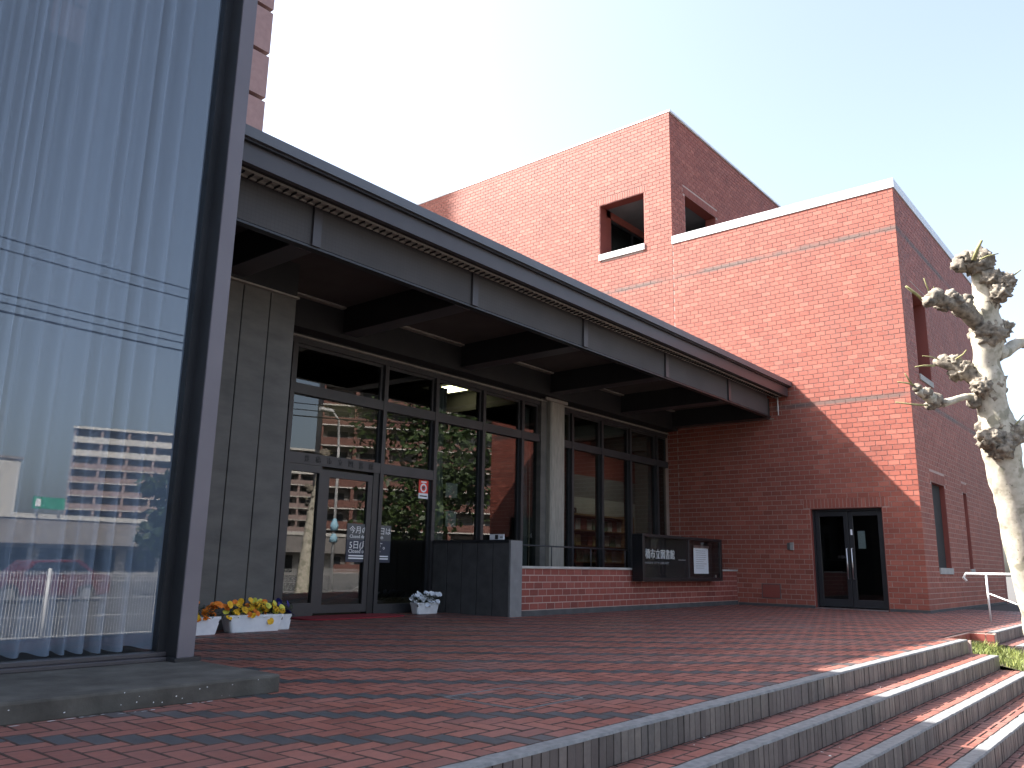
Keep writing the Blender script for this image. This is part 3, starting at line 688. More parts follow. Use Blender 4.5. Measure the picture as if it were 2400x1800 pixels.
# inside
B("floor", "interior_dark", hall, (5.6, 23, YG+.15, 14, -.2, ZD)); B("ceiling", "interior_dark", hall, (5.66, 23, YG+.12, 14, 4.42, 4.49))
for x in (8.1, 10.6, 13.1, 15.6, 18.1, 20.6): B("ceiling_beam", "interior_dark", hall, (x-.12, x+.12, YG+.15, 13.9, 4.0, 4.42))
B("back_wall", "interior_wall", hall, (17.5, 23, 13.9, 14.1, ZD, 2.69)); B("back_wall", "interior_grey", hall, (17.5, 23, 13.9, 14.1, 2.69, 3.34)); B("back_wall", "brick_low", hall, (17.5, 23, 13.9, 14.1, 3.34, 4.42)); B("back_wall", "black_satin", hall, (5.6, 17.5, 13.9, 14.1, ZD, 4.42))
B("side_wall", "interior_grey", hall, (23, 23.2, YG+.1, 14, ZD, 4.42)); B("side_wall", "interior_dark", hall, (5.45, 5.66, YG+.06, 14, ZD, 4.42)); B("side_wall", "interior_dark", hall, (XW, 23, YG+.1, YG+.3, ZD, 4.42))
for x0, x1, y0, y1, nm in ((12.25, 12.42, 11.6, 12.4, "lamp_warm"), (12.55, 12.70, 11.6, 12.4, "lamp_warm"), (16.6, 17.2, 12.0, 12.12, "lamp_cool"), (19.0, 19.6, 12.4, 12.52, "lamp_cool"), (20.8, 21.4, 12.4, 12.52, "lamp_cool")):
    lp = B("ceiling_lamp", nm, hall, (x0, x1, y0, y1, 4.385, 4.41)); B("lamp_tray", "interior_wall", lp, (x0-.25, x1+.25, y0-.2, y1+.2, 4.411, 4.4195))

# ---- curtains in the hall
def curtain(name, parent, x0, x1, y, z0, z1, folds, amp, mt, taper=0.0, seed=0, **kw):
    mb = MB(); nx = folds*8; nz = 10; idx = lambda i, j: j*(nx+1)+i; vs = []
    rs = random.Random(seed); ph = [rs.uniform(.6, 1.4) for _ in range(folds+2)]
    for j in range(nz+1):
        t = j/nz
        for i in range(nx+1):
            u = i/nx; f = u*folds + (.9*math.sin(u*folds*.37+seed)+.5*math.sin(u*folds*.83+2*seed) if folds > 20 else 0); a_ = amp*ph[int(f) % len(ph)]
            sq = 1-taper*math.sin(math.pi*min(1, (1-t)*1.6))**2
            xx = x0+(x1-x0)*(.5+(u-.5)*sq) + .01*math.sin(f*3+t*2)
            wv = math.sin(2*math.pi*f) + .25*math.sin(4*math.pi*f+1+t)
            vs.append((xx, y+a_*wv*(1-.15*math.sin(t*3)), z0+(z1-z0)*t + (.012*math.sin(2*math.pi*f+.5) if j == 0 else 0)))
    fs = [(idx(i, j), idx(i+1, j), idx(i+1, j+1), idx(i, j+1)) for j in range(nz) for i in range(nx)]
    mb.add(vs, fs, .5)
    return mb.build(name, mt, parent, smooth=True, **kw)
noisy("curtain_grey", (0.30, 0.31, 0.31), (0.38, 0.39, 0.39), 6, 0.9)
curtain("curtain", None, 9.60, 10.05, 9.85, ZD+.02, 3.70, 5, .03, "curtain_grey", .35, 1, label="gathered pale curtain behind the glass left of the reception sign", cat="curtain", group="gathered hall curtains")
curtain("curtain", None, 11.95, 12.30, 9.80, ZD+.02, 3.70, 4, .03, "curtain_grey", .35, 2, label="gathered grey curtain just left of the concrete column", cat="curtain", group="gathered hall curtains")
curtain("curtain", None, 16.75, 17.15, 9.80, ZD+.02, 3.70, 4, .03, "curtain_grey", .3, 3, label="gathered grey curtain at the window end by the brick wing", cat="curtain", group="gathered hall curtains")
# ---- bookcase seen through the right-hand bay
bc = thing("bookcase", (20.1, 13.6, ZD), "brown wooden bookcase with magazines seen through the window", "bookcase")
B("side", "wood", bc, (18.3, 18.35, 13.3, 13.7, ZD, 2.15)); B("side", "wood", bc, (21.35, 21.85, 13.25, 13.7, ZD, 2.18)); B("top", "wood", bc, (18.35, 21.35, 13.3, 13.7, 2.10, 2.15)); B("back", "wood_shade", bc, (18.35, 21.35, 13.66, 13.70, ZD, 2.10))
for z in (.35, .80, 1.25, 1.68): B("shelf", "wood", bc, (18.35, 21.35, 13.3, 13.66, z, z+.03))
for z in (.38, .83, 1.28, 1.71):
    x = 18.42
    while x < 21.15:
        wv = random.uniform(.2, .3)
        if random.random() < .85:
            mg = B("magazine", "book%d" % random.randrange(6), bc, (x, x+wv, 13.40, 13.43, z+.002, z+random.uniform(.26, .33)))
        x += wv+.04
nsn = thing("room_sign", (19.3, 13.8, 2.2), "small dark sign above the bookcase inside", "sign"); bevel(B("board", "black_satin", nsn, (19.1, 19.65, 13.84, 13.88, 2.2, 2.36)), .01); B("printed_line", "text_faint", nsn, (19.2, 19.55, 13.834, 13.839, 2.26, 2.30))

# ---- things at the door
po = thing("closing_notice", (8.2, YG+.02, .70), "grey blue notice board with white closing day text on the entrance door glass", "notice")
B("board", "board_navy", po, (7.75, 8.60, YG+.018, YG+.022, .70, 1.02)); B("board", "board_grey", po, (7.75, 8.60, YG+.018, YG+.022, 1.0201, 1.25))
for tx, z, s_, x0 in (("今月の休館日は", 1.12, .115, 7.79), ("Closed days this month", 1.045, .068, 7.80), ("5日(月)です。", .90, .125, 7.80), ("Closed on Monday", .83, .08, 7.79)):
    text("lettering", tx, (x0, YG+.0160, z), s_, "text_white", po, .001)
for i in range(2): B("printed_line", "text_white", po, (7.80, 8.56, YG+.0150, YG+.0175, .745+.036*i, .763+.036*i))
stk = thing("sticker", (9.27, YG, 1.7), "red and white pictogram sticker on the glass beside the entrance", "sticker")
B("sheet", "sign_red", stk, (9.165, 9.375, YG+.038, YG+.042, 1.80, 2.01)); B("strip", "paper", stk, (9.165, 9.375, YG+.038, YG+.042, 1.715, 1.7998))
dk_ = MB(); pts = [(9.27+.072*math.cos(a_*.2618), YG+.037, 1.885+.072*math.sin(a_*.2618)) for a_ in range(24)]; dk_.add(pts, [tuple(range(24))]); dk_.build("disc", "paper", stk)
dk_ = MB(); pts = [(9.27+.046*math.cos(a_*.2618), YG+.036, 1.885+.046*math.sin(a_*.2618)) for a_ in range(24)]; dk_.add(pts, [tuple(range(24))]); dk_.build("ring", "sign_red", stk)
hm = MB(); hm.add([(9.27+x*.030, YG+.035, 1.885+z*.030) for x, z in ((0, -1), (.55, -.45), (1, .1), (.9, .7), (.45, .9), (0, .5), (-.45, .9), (-.9, .7), (-1, .1), (-.55, -.45))], [tuple(range(10))]); hm.build("emblem", "board_navy", stk)
B("printed_line", "text_white", stk, (9.215, 9.33, YG+.0362, YG+.0375, 1.968, 1.992)); B("printed_line", "text_dark", stk, (9.19, 9.35, YG+.0362, YG+.0375, 1.745, 1.765))
nb = 0
for (x0, x1, z0, z1, mt, lb) in ((9.80, 10.08, 1.78, 2.02, "book0", "upper pale notice sheet taped inside the reception window"), (9.82, 10.07, 1.30, 1.56, "book0", "lower pale notice sheet taped inside the reception window")):
    tag(bevel(B("notice_sheet", mt, None, (x0, x1, YG+.056, YG+.060, z0, z1)), .002), lb, "notice", "notices in the reception window")
mt_ = MB(); n = 48
pts = []
for i in range(n):
    a_ = 2*math.pi*i/n; c_, s_ = math.cos(a_), math.sin(a_); e = 4
    pts.append((7.55+.86*abs(c_)**(2/e)*(1 if c_ > 0 else -1), 9.10+.33*abs(s_)**(2/e)*(1 if s_ > 0 else -1)))
mt_.add([(x, y, ZD+.002) for x, y in pts]+[(x, y, ZD+.014) for x, y in pts]+[(7.55+(x-7.55)*.985, 9.10+(y-9.10)*.97, ZD+.018) for x, y in pts],
        [(i, (i+1) % n, n+(i+1) % n, n+i) for i in range(n)]+[(n+i, n+(i+1) % n, 2*n+(i+1) % n, 2*n+i) for i in range(n)]+[tuple(range(2*n, 3*n))])
mt_.build("door_mat", "mat_red", None, label="dark red door mat in front of the entrance", cat="mat")

# ---- flower troughs
def petal_flower(c1, heart):
    mb = MB()
    for i, (a_, l) in enumerate(((90, .021), (150, .020), (30, .020), (215, .021), (325, .021), (270, .024))):
        a_ = R(a_); d = Vector((math.cos(a_), math.sin(a_), 0)); s_ = Vector((-d.y, d.x, 0)); zz = .001*i
        pts = [Vector((0, 0, .003)), d*l*.55+s_*l*.62+Vector((0, 0, .004+zz)), d*l+s_*l*.4+Vector((0, 0, .001+zz)), d*l*1.08+Vector((0, 0, zz)), d*l-s_*l*.4+Vector((0, 0, .001+zz)), d*l*.55-s_*l*.62+Vector((0, 0, .004+zz))]
        mb.add(pts, [(0, 5, 4, 3), (0, 3, 2, 1)])
    return mesh_of(mb, "pansy", c1)
FL = {c: petal_flower(c, None) for c in ("pansy_orange", "pansy_yellow", "pansy_lemon", "pansy_white", "pansy_blue")}
def trough(name, cx, cy_, L, W, H, rot, cols, nfl, label, spill=.0, seed=1):
    rs = random.Random(seed); base = Vector((cx, cy_, ZD)); t = thing(name, base, label, "flower planter", "flower troughs by the entrance")
    o = bmesh.new()
    def ring(z, k, r=.03):
        hx, hy = L/2*k, W/2*k*(.98); out = []
        for sx_, sy_ in ((1, 1), (-1, 1), (-1, -1), (1, -1)):
            for q in range(4):
                a_ = math.atan2(sy_, sx_) - math.pi/4 + q*math.pi/6; out.append(o.verts.new((sx_*(hx-r)+math.cos(a_)*r, sy_*(hy-r)+math.sin(a_)*r, z)))
        return out
    rings = [ring(.0, .84), ring(.012, .86), ring(H-.03, .965), ring(H-.028, 1.0), ring(H, 1.0), ring(H, .96), ring(H-.04, .94)]
    for p_, q_ in zip(rings, rings[1:]):
        for i in range(16): o.faces.new((p_[i], p_[(i+1) % 16], q_[(i+1) % 16], q_[i]))
    o.faces.new(list(reversed(rings[0])))
    me = bpy.data.meshes.new("trough"); o.to_mesh(me); o.free(); me.materials.append(MATS["planter_plastic"])
    po_ = bpy.data.objects.new("trough", me); COL.objects.link(po_); po_.parent = t
    ORG[po_.name] = base
    sm = MB().box(-L/2*.93, L/2*.93, -W/2*.9, W/2*.9, H-.06, H-.03); so_ = sm.build("soil", "soil", None); so_.parent = t
    lv = MB()
    for i in range(1000):
        x = rs.uniform(-L/2, L/2)*1.02; y = rs.uniform(-W/2, W/2)*1.1; z = H-.03+rs.uniform(0, .165)*(1-abs(x)/L*.6); a_ = rs.uniform(0, 6.28)
        d = Vector((math.cos(a_), math.sin(a_), rs.uniform(-.3, .6))).normalized(); s_ = d.cross(Vector((0, 0, 1))).normalized(); l = rs.uniform(.02, .04); c = Vector((x, y, z))
        lv.add([c-d*l*.5, c+s_*l*.28, c+d*l*.6, c-s_*l*.28], [(0, 1, 2, 3)])
    lo = lv.build("foliage", "leaf_dark", None); lo.parent = t
    for i in range(nfl):
        x = rs.uniform(-L/2, L/2)*1.02; y = rs.uniform(-W*.62, W*.5); z = H+rs.uniform(.01, .155)*(1-.5*abs(y)/W)
        if y < -W*.45: z = H-rs.uniform(-.03, spill+.001)
        f = bpy.data.objects.new("flower", FL[rs.choice(cols)]); COL.objects.link(f); f.parent = t; s_ = rs.uniform(1.15, 1.75)
        f.location = (x, y, z); f.rotation_euler = (rs.uniform(.5, 1.4), rs.uniform(-.5, .5), rs.uniform(-.9, .6)); f.scale = (s_, s_, s_)
    t.rotation_euler.z = rot
    return t
trough("flower_trough", 5.24, 7.92, .66, .21, .175, R(-4), ["pansy_yellow"]*3+["pansy_lemon", "pansy_orange"], 64, "white trough of yellow pansies by the concrete wall", .07, 3)
trough("flower_trough", 4.48, 7.86, .62, .21, .175, R(3), ["pansy_orange"]*4+["pansy_yellow"], 60, "white trough of orange pansies half hidden by the grey post", .02, 4)
trough("flower_trough", 5.66, 8.05, .30, .20, .165, R(80), ["pansy_blue"], 16, "small trough of dark blue pansies behind the yellow ones", .0, 6)
trough("flower_trough", 9.03, 9.16, .46, .19, .165, R(-3), ["pansy_white"], 56, "short white trough of white pansies right of the entrance", .03, 5)

# ---- low walls in front of the hall
dw = thing("dwarf_wall", (13.4, 7.85, ZD), "low red brick wall with concrete cap under the hall windows", "wall")
B("wall_core", "mortar", dw, (9.72, XW-.014, 7.858, 8.02, ZD, .655)); B("cap", "concrete_pale", dw, (9.72, XW-.014, 7.835, 8.05, .656, .69))
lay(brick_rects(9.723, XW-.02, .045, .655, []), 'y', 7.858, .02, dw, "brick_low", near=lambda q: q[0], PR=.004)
B("kerb", "concrete_dark", dw, (9.72, XW-.02, 7.845, 7.857, ZD-.004, .04))
ew = thing("end_wall", (9.58, 8.6, ZD), "dark board marked concrete end wall with a pale edge beside the white flowers", "wall")
for i in range(5): bevel(B("concrete_board", "concrete_dark", ew, (9.45, 9.46, 7.87+.316*i+.009, 7.87+.316*(i+1)-.009, ZD-.004, 1.02)), .003)
B("wall_core", "beam_black", ew, (9.4605, 9.70, 7.87, 9.44, ZD, 1.02)); B("edge", "edge_grey", ew, (9.448, 9.718, 7.835, 7.869, ZD-.004, 1.055)); B("cap", "steel_dark", ew, (9.44, 9.715, 7.869, 9.44, 1.021, 1.065))
lt = thing("desk_sign", (9.56, 8.17, 1.065), "small white table sign standing on the dark end wall", "sign")
B("board", "paper", lt, (9.51, 9.525, 8.03, 8.31, 1.066, 1.15)); B("symbol", "text_dark", lt, (9.507, 9.5095, 8.14, 8.20, 1.075, 1.14), (9.507, 9.5095, 8.05, 8.10, 1.10, 1.112)); B("foot", "paper", lt, (9.526, 9.57, 8.1, 8.25, 1.066, 1.076))
rl = thing("guard_rail", (11.2, 7.95, .69), "thin dark guard rail standing on the low brick wall", "railing")
g = MB(); g.tube([(9.715, 7.95, 1.00), (12.85, 7.95, 1.00)], .012, 8); g.build("rail", "steel_dark", rl, smooth=True)
for x in (10.6, 11.7, 12.78): gm = MB(); gm.tube([(x, 7.95, .69), (x, 7.95, .992)], .010, 8); gm.build("post", "frame_grey", rl, smooth=True)
# ---- glazed notice case with the library name
nc = thing("notice_case", (14.4, 7.62, .46), "black glazed notice case with white lettering and a posted sheet", "notice case")
Y0, Y1 = 7.60, 7.82
fo = B("case_frame", "black_satin", nc, (12.81, 15.96, Y0, Y1, .46, .52), (12.81, 15.96, Y0, Y1, 1.24, 1.29), (12.81, 12.89, Y0, Y1, .52, 1.24), (15.86, 15.96, Y0, Y1, .52, 1.24)); bevel(fo, .006)
B("back_board", "black_satin", nc, (12.89, 15.86, Y1-.04, Y1-.01, .52, 1.24)); B("pane", "glass_case", nc, (12.89, 15.86, Y0+.02, Y0+.026, .52, 1.24)); B("divider", "frame_grey", nc, (14.52, 14.55, Y0+.005, Y0+.02, .521, 1.239)); B("lock", "stainless", nc, (15.66, 15.69, Y0+.004, Y0+.018, .53, .58))
bx_ = Y1-.045
for i, ch in enumerate("豊橋市立図書館"): text("letter", ch, (13.00+.184*i, bx_, .875), .19, "text_white", nc, .006, sx=.92)
text("lettering", "TOYOHASHI CITY LIBRARY", (12.93, bx_, .765), .062, "text_faint", nc, .002, sx=1.5)
B("printed_line", "text_faint", nc, (14.42, 14.72, bx_-.002, bx_-.0002, .845, .862)); B("mount_plate", "steel_dark", nc, (13.2, 15.5, Y1, 7.834, .5, .655))
ps = B("posted_sheet", "paper", nc, (15.0, 15.62, bx_-.03, bx_-.025, .60, 1.13)); B("clip_bar", "stainless", ps, (14.98, 15.64, bx_-.045, bx_-.031, 1.10, 1.15))
for i in range(9): B("printed_line", "text_faint", ps, (15.09, 15.09+random.uniform(.3, .45), bx_-.0315, bx_-.0302, 1.04-.042*i, 1.05-.042*i))
bx2 = thing("utility_box", (16.4, 7.9, .69), "small black box on the low wall beside the notice case", "box"); bevel(B("housing", "black_satin", bx2, (16.18, 16.50, 7.88, 8.02, .691, .95)), .01); B("lid", "steel_dark", bx2, (16.17, 16.51, 7.87, 8.03, .951, .97))

# ================================================================== GLASS BAY
bay = thing("glass_bay", (1.0, 5.2, ZD), "tall glass fronted bay with grey steel corner post and sheer curtains", "building")
YB = 5.28
pl = B("plinth", "plinth_stone", bay, (-6, 3.0, 4.2, 5.4, ZD-.01, .06)); bevel(pl, .015, 2)
bevel(B("post", "post_paint", bay, (2.85, 2.965, 5.10, 5.118, .06, 7.0)), .004); B("post_web", "steel_dark", bay, (2.852, 2.963, 5.1185, 5.42, .06, 7.0)); B("post_base", "steel_dark", bay, (2.82, 3.0, 5.07, 5.40, .0605, .085))
bevel(B("bottom_rail", "steel_brown", bay, (-6, 2.849, 5.18, 5.27, .0605, .085), (-6, 2.849, 5.235, 5.33, .0852, .112)), .004)
B("pane", "glass_bay", bay, (-1.2, 2.80, YB, YB+.01, .112, 7.0)); B("pane", "glass_bay", bay, (-6, -1.26, YB, YB+.01, .112, 7.0)); B("mullion", "steel_dark", bay, (-1.259, -1.201, YB-.05, YB+.08, .113, 7.0)); B("glass_stop", "steel_dark", bay, (2.801, 2.857, YB-.015, YB+.06, .112, 7.0))
B("roof", "steel_brown", bay, (-6, 3.02, 5.02, 9.4, 7.0, 7.12))
B("side_wall", "concrete_panel", bay, (2.86, 2.96, 5.43, 8.2, ZD, 7.0)); B("side_wall", "concrete_panel", bay, (-6.2, -6.001, 5.2, 9.4, ZD, 7.0)); B("back_wall", "interior_grey", bay, (-6, 2.85, 9.2, 9.4, ZD, 7.0)); B("floor", "interior_grey", bay, (-6, 2.85, 5.405, 9.2, ZD, .05))
curtain("curtain", None, -5.9, 2.845, 5.42, .13, 6.95, 84, .062, "sheer", 0, 11, label="floor length sheer pale curtain inside the glass bay", cat="curtain")

pm = MB()
for x0, x1, y in ((1.2, 1.62, 4.165), (1.72, 1.98, 4.17), (2.02, 2.22, 4.12), (2.40, 2.52, 4.16)):
    x = x0
    while x < x1:
        l = random.uniform(.012, .06); yy = y+random.uniform(-.012, .012); wv = random.uniform(.002, .008)
        n_ = 6; pm.add([(x+l/2+l/2*math.cos(a_*6.283/n_)*random.uniform(.7, 1.1), yy+wv*math.sin(a_*6.283/n_)*random.uniform(.6, 1.2), ZD+.0032) for a_ in range(n_)], [tuple(range(n_))])
        x += l*random.uniform(.9, 1.6)
pm.build("paint_marks", "white_paint", deck, kind="stuff")
fk = MB()
for i in range(22):
    x = random.uniform(1.2, 2.98); z = random.uniform(-.03, .048); r_ = random.uniform(.0012, .0042)*(1.8 if x > 2.93 else 1)
    fk.add([(x+r_*math.cos(a_*1.047)*random.uniform(.6, 1.4), 4.1985, z+r_*math.sin(a_*1.047)*random.uniform(.5, 1)) for a_ in range(6)], [tuple(range(6))])
fk.build("paint_flecks", "white_paint", bay, kind="stuff")

# ================================================================== HANDRAIL, TREES
hr = thing("handrail", (15.3, 2.7, ZD), "white metal handrail at the top of the far steps", "railing")
g = MB(); zz = .70; pth = [(15.3, 3.02, .58), (15.3, 3.06, .64), (15.3, 3.02, zz), (15.3, 2.2, zz)]; sl_ = RH/TD
for i in range(1, 8): pth.append((15.3, 2.2-.25*i, zz-.25*i*sl_))
g.tube(pth, .021, 10); g.build("rail", "rail_white", hr, smooth=True)
for y, z0 in ((2.73, ZD), (.9, ZD-RH*5)): gm = MB(); gm.tube([(15.3, y, z0), (15.3, y, .69 if y > 2 else .69-(2.2-y)*sl_)], .016, 8); gm.build("post", "rail_white", hr, smooth=True)
gm = MB(); gm.tube([(15.3, 2.73, .40), (15.3, .9, .40-1.83*sl_*.8)], .011, 8); gm.build("mid_rail", "rail_white", hr, smooth=True)

def U(px, py, d):                                        # picture position at a depth in metres, for shaping the tree
    v = Vector(((px-1200)/FOC, (900-py)/FOC, 1.0)) * d
    return Vector((0, 0, .70)) + r2*v.x + u2*v.y + fwd*v.z
def rough_tube(mb, pts, rads, seg=14, amp=.08, sub=5):
    P2, R2 = [], []
    for i in range(len(pts)-1):
        for q in range(sub):
            t = q/sub; P2.append(pts[i].lerp(pts[i+1], t)); R2.append(rads[i]*(1-t)+rads[i+1]*t)
    P2.append(pts[-1]); R2.append(rads[-1])
    st_ = len(mb.v); mb.tube(P2, R2, seg)
    for i in range(len(P2)):
        for k_ in range(seg):
            v = Vector(mb.v[st_+i*seg+k_]); c = P2[i]; n_ = noise.fractal(v*6, 1.0, 2.0, 3); mb.v[st_+i*seg+k_] = tuple(c+(v-c)*(1+amp*n_*2))
def burl(mb, c, r, sq=(1, 1, 1), seed=0.0, sub=4):
    bm_ = bmesh.new(); bmesh.ops.create_icosphere(bm_, subdivisions=sub, radius=1)
    vs = []
    for v in bm_.verts:
        d = v.co.normalized(); s_ = d*1.9+Vector((seed*3.1, seed*1.7, seed))
        vd = noise.voronoi(s_*2.2)[0][0]
        k_ = .80+.32*noise.noise(s_*1.2)+.42*(0.5-vd)+.12*abs(noise.noise(s_*7))
        vs.append(c+Vector((d.x*sq[0], d.y*sq[1], d.z*sq[2]))*r*k_)
    mb.add(vs, [tuple(v.index for v in f.verts) for f in bm_.faces]); bm_.free()
def pollard(name, label, D=9.6):
    S = D/FOC
    t = thing(name, U(2478, 1640, D), label, "tree")
    tr = MB()
    pts = [(2512, 1720, 60), (2476, 1570, 50), (2446, 1452, 45), (2425, 1375, 43), (2393, 1257, 40), (2374, 1170, 39), (2350, 1080, 39), (2338, 1010, 42), (2327, 955, 31), (2320, 905, 33), (2311, 845, 27), (2316, 785, 36), (2312, 735, 27), (2311, 700, 28), (2308, 655, 26), (2292, 622, 20)]
    rough_tube(tr, [U(x, y, D) for x, y, r_ in pts], [r_*S for x, y, r_ in pts], 18, .06); tr.build("trunk", "bark_pale", t, smooth=True)
    limbs = [([(2300, 765), (2270, 735), (2240, 715), (2205, 703), (2172, 704)], [19, 18, 16, 13, 9], -.35), ([(2296, 895), (2268, 878), (2240, 860), (2205, 848), (2190, 850)], [20, 17, 15, 12, 8], .25),
             ([(2290, 932), (2260, 930), (2238, 937), (2212, 945), (2185, 935), (2150, 915)], [12, 8, 8, 9, 14, 8], -.15), ([(2330, 830), (2360, 822), (2385, 806), (2425, 795), (2470, 770)], [20, 15, 13, 15, 20], .3), ([(2316, 700), (2340, 685), (2360, 665)], [22, 22, 14], -.2), ([(2350, 1020), (2400, 1000), (2440, 985)], [22, 17, 18], -.2)]
    for pp_, rr_, dd_ in limbs:
        lm = MB(); rough_tube(lm, [U(x, y, D+dd_*i/(len(pp_)-1)) for i, (x, y) in enumerate(pp_)], [r_*S for r_ in rr_], 12, .12); lm.build("limb", "bark_burl" if len(pp_) == 5 and pp_[0][0] < 2310 else "bark_pale", t, smooth=True)
    burls = [(2292, 617, 37, 0), (2262, 612, 22, 0), (2247, 622, 17, 0), (2325, 655, 30, -.1), (2358, 662, 20, -.2), (2345, 685, 22, -.2), (2314, 706, 31, 0), (2318, 782, 42, -.05), (2345, 770, 30, .1), (2319, 912, 39, 0), (2300, 905, 27, -.1), (2338, 1010, 49, 0), (2322, 1030, 34, -.15), (2365, 1022, 34, -.1), (2345, 1050, 34, -.15),
             (2258, 722, 24, -.1), (2235, 706, 20, -.2), (2212, 712, 20, -.2), (2192, 694, 18, -.3), (2178, 706, 15, -.3), (2228, 692, 14, -.2), (2265, 702, 16, -.1), (2262, 868, 25, .1), (2236, 850, 20, .15), (2212, 846, 16, .2), (2240, 876, 17, .15), (2284, 940, 18, 0), (2190, 938, 19, -.1), (2172, 922, 14, -.15), (2150, 909, 10, -.15), (2178, 950, 11, -.1), (2205, 944, 13, -.1), (2405, 800, 18, .2), (2440, 985, 26, -.2)]
    for i, (x, y, r_, dd_) in enumerate(burls):
        q = MB(); burl(q, U(x, y, D+dd_), r_*S*(1.18 if r_ < 26 else 1.03), (1, 1, random.uniform(.82, 1.05)), i*1.37, 4 if r_ > 19 else 3); q.build("burl", "bark_burl", t, smooth=True)
    tw = [((2282, 610), (2290, 585), (2301, 563), 5.0), ((2297, 608), (2315, 600), (2340, 594), 2.2), ((2362, 655), (2376, 645), (2393, 632), 2.2), ((2366, 660), (2374, 659), (2383, 658), 2.2), ((2163, 703), (2148, 690), (2123, 671), 4.2), ((2180, 695), (2174, 675), (2165, 652), 1.8), ((2196, 690), (2192, 680), (2188, 672), 1.6), ((2190, 857), (2165, 857), (2145, 860), 2.6), ((2200, 842), (2180, 836), (2162, 834), 1.6), ((2240, 842), (2258, 830), (2265, 820), 2.2), ((2150, 905), (2126, 898), (2104, 895), 2.0), ((2140, 905), (2130, 890), (2121, 876), 2.4), ((2175, 950), (2140, 948), (2099, 943), 2.4), ((2372, 1005), (2385, 990), (2400, 972), 1.8)]
    for a_, b_, c_, r_ in tw:
        q = MB(); q.tube([U(*a_, D-.15), U(*b_, D-.18), U(*c_, D-.2)], [r_*S, r_*S*.85, r_*S*.6], 6); q.build("twig", "twig", t, smooth=True)
    return t
tree = pollard("plane_tree", "pale pollarded plane tree with knobbly bare branches beside the steps")
t2 = copy_tree(tree, None, (15.6, -2.2, -.8), R(150)); t2["label"] = "second pollarded plane tree mirrored in the entrance glass"

# ================================================================== FAR BUILDINGS
tw = thing("tower_block", (26.0, 43, -.8), "tall pink tiled tower block rising behind the entrance hall", "building")
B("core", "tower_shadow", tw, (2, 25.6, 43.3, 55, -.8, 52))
for i in range(17):
    z = 29.7-3.22*9+3.22*i
    B("storey_band", "tower_tile", tw, (2, 26.05, 42.76, 43.3, z, z+2.93), (25.6, 26.05, 43.3, 55, z, z+2.93))
hs = thing("distant_house", (55, 6.5, -.8), "far white and brick building glimpsed past the tree trunk", "building")
B("wall", "block_brick", hs, (52.5, 62, 2.0, 7.2, -.8, 4.1)); B("wall", "block_pale", hs, (52.6, 62, 2.1, 7.15, 4.1, 6.1)); B("roof", "block_grey", hs, (52.0, 62.5, 1.6, 7.6, 6.1, 6.35))
for y in (5.0, 6.2): wn = B("window", "dark_window", hs, (52.49, 52.55, y, y+.8, 4.5, 5.6))
for y in (4.6, 6.1): wn = B("window", "dark_window", hs, (52.38, 52.49, y, y+1.0, 1.6, 3.4))

# ---- across the road, seen in the glass
def block(name, label, x0, y0, L, floors, bays, fh, body, rail, rot, dep=12, top_pale=2, group=None):
    t = thing(name, (0, 0, 0), label, "building")
    w_ = L/bays
    B("core", "block_grey", t, (0, L, -dep, -1.4, 0, floors*fh))
    B("roof", rail, t, (-.3, L+.3, -dep-.2, .2, floors*fh, floors*fh+.5))
    wm = mesh_of(MB().box(-.5, .5, -.5, .5, -.5, .5), "win", "dark_window")
    for f in range(floors):
        mt = rail if f >= floors-top_pale else body
        B("balcony", mt, t, (0, L, -.12, 0, f*fh+.05, f*fh+1.15)); B("slab", rail, t, (0, L, -1.4, -.0, f*fh-.12, f*fh+.05))
        for b_ in range(bays): inst("window", wm, (w_*(b_+.5), -1.38, f*fh+1.25), t, (w_*.6, .08, 1.9))
    for b_ in range(bays+1): B("pier", body, t, (max(0, b_*w_-.25), min(L, b_*w_+.25), -1.39, -.125, 0, floors*fh))
    t.location = (x0, y0, -.8); t.rotation_euler.z = rot
    return t
block("apartment_block", "long brick and white apartment block mirrored in the bay glass", 71, -166, 62, 10, 12, 2.75, "block_rose", "block_pale", R(24), top_pale=2)
block("apartment_block", "nearer red brick apartment block mirrored in the entrance glass", 72.5, -77, 34, 11, 7, 3.0, "block_brick", "block_pale", R(33), top_pale=0)
wb = thing("white_building", (46, -134, -.8), "plain white office building mirrored at the bay edge", "building"); B("wall", "block_pale", wb, (28, 49.5, -145, -131, -.8, 15.5)); B("roof", "block_grey", wb, (27.7, 49.8, -145.3, -130.7, 15.5, 15.9))
for i in range(5): B("window", "dark_window", wb, (30+i*3.8, 32+i*3.8, -130.98, -130.9, 8, 10))
sh = thing("shop_row", (26, -56, -.8), "low dark roofed shop row across the road", "building"); B("wall", "block_pale", sh, (5, 60, -66, -57, -.8, 1.6)); B("roof", "block_grey", sh, (4, 61, -67, -55, 1.6, 3.6)); B("roof_edge", "block_pale", sh, (4, 61, -54.98, -54.9, 3.4, 3.75))
for i in range(16): B("window", "dark_window", sh, (6+i*3.3, 8.4+i*3.3, -56.98, -56.9, -.5, 1.3))
gs = thing("green_sign", (25, -55, 3.7), "green roof sign on the low shop row", "sign"); B("board", "sign_green", gs, (24.0, 26.2, -54.8, -54.6, 4.1, 4.95)); B("emblem", "text_white", gs, (24.15, 24.5, -54.59, -54.57, 4.25, 4.8)); B("leg", "galv", gs, (24.3, 24.4, -54.78, -54.62, 3.7, 4.1)); B("leg", "galv", gs, (25.8, 25.9, -54.78, -54.62, 3.7, 4.1))
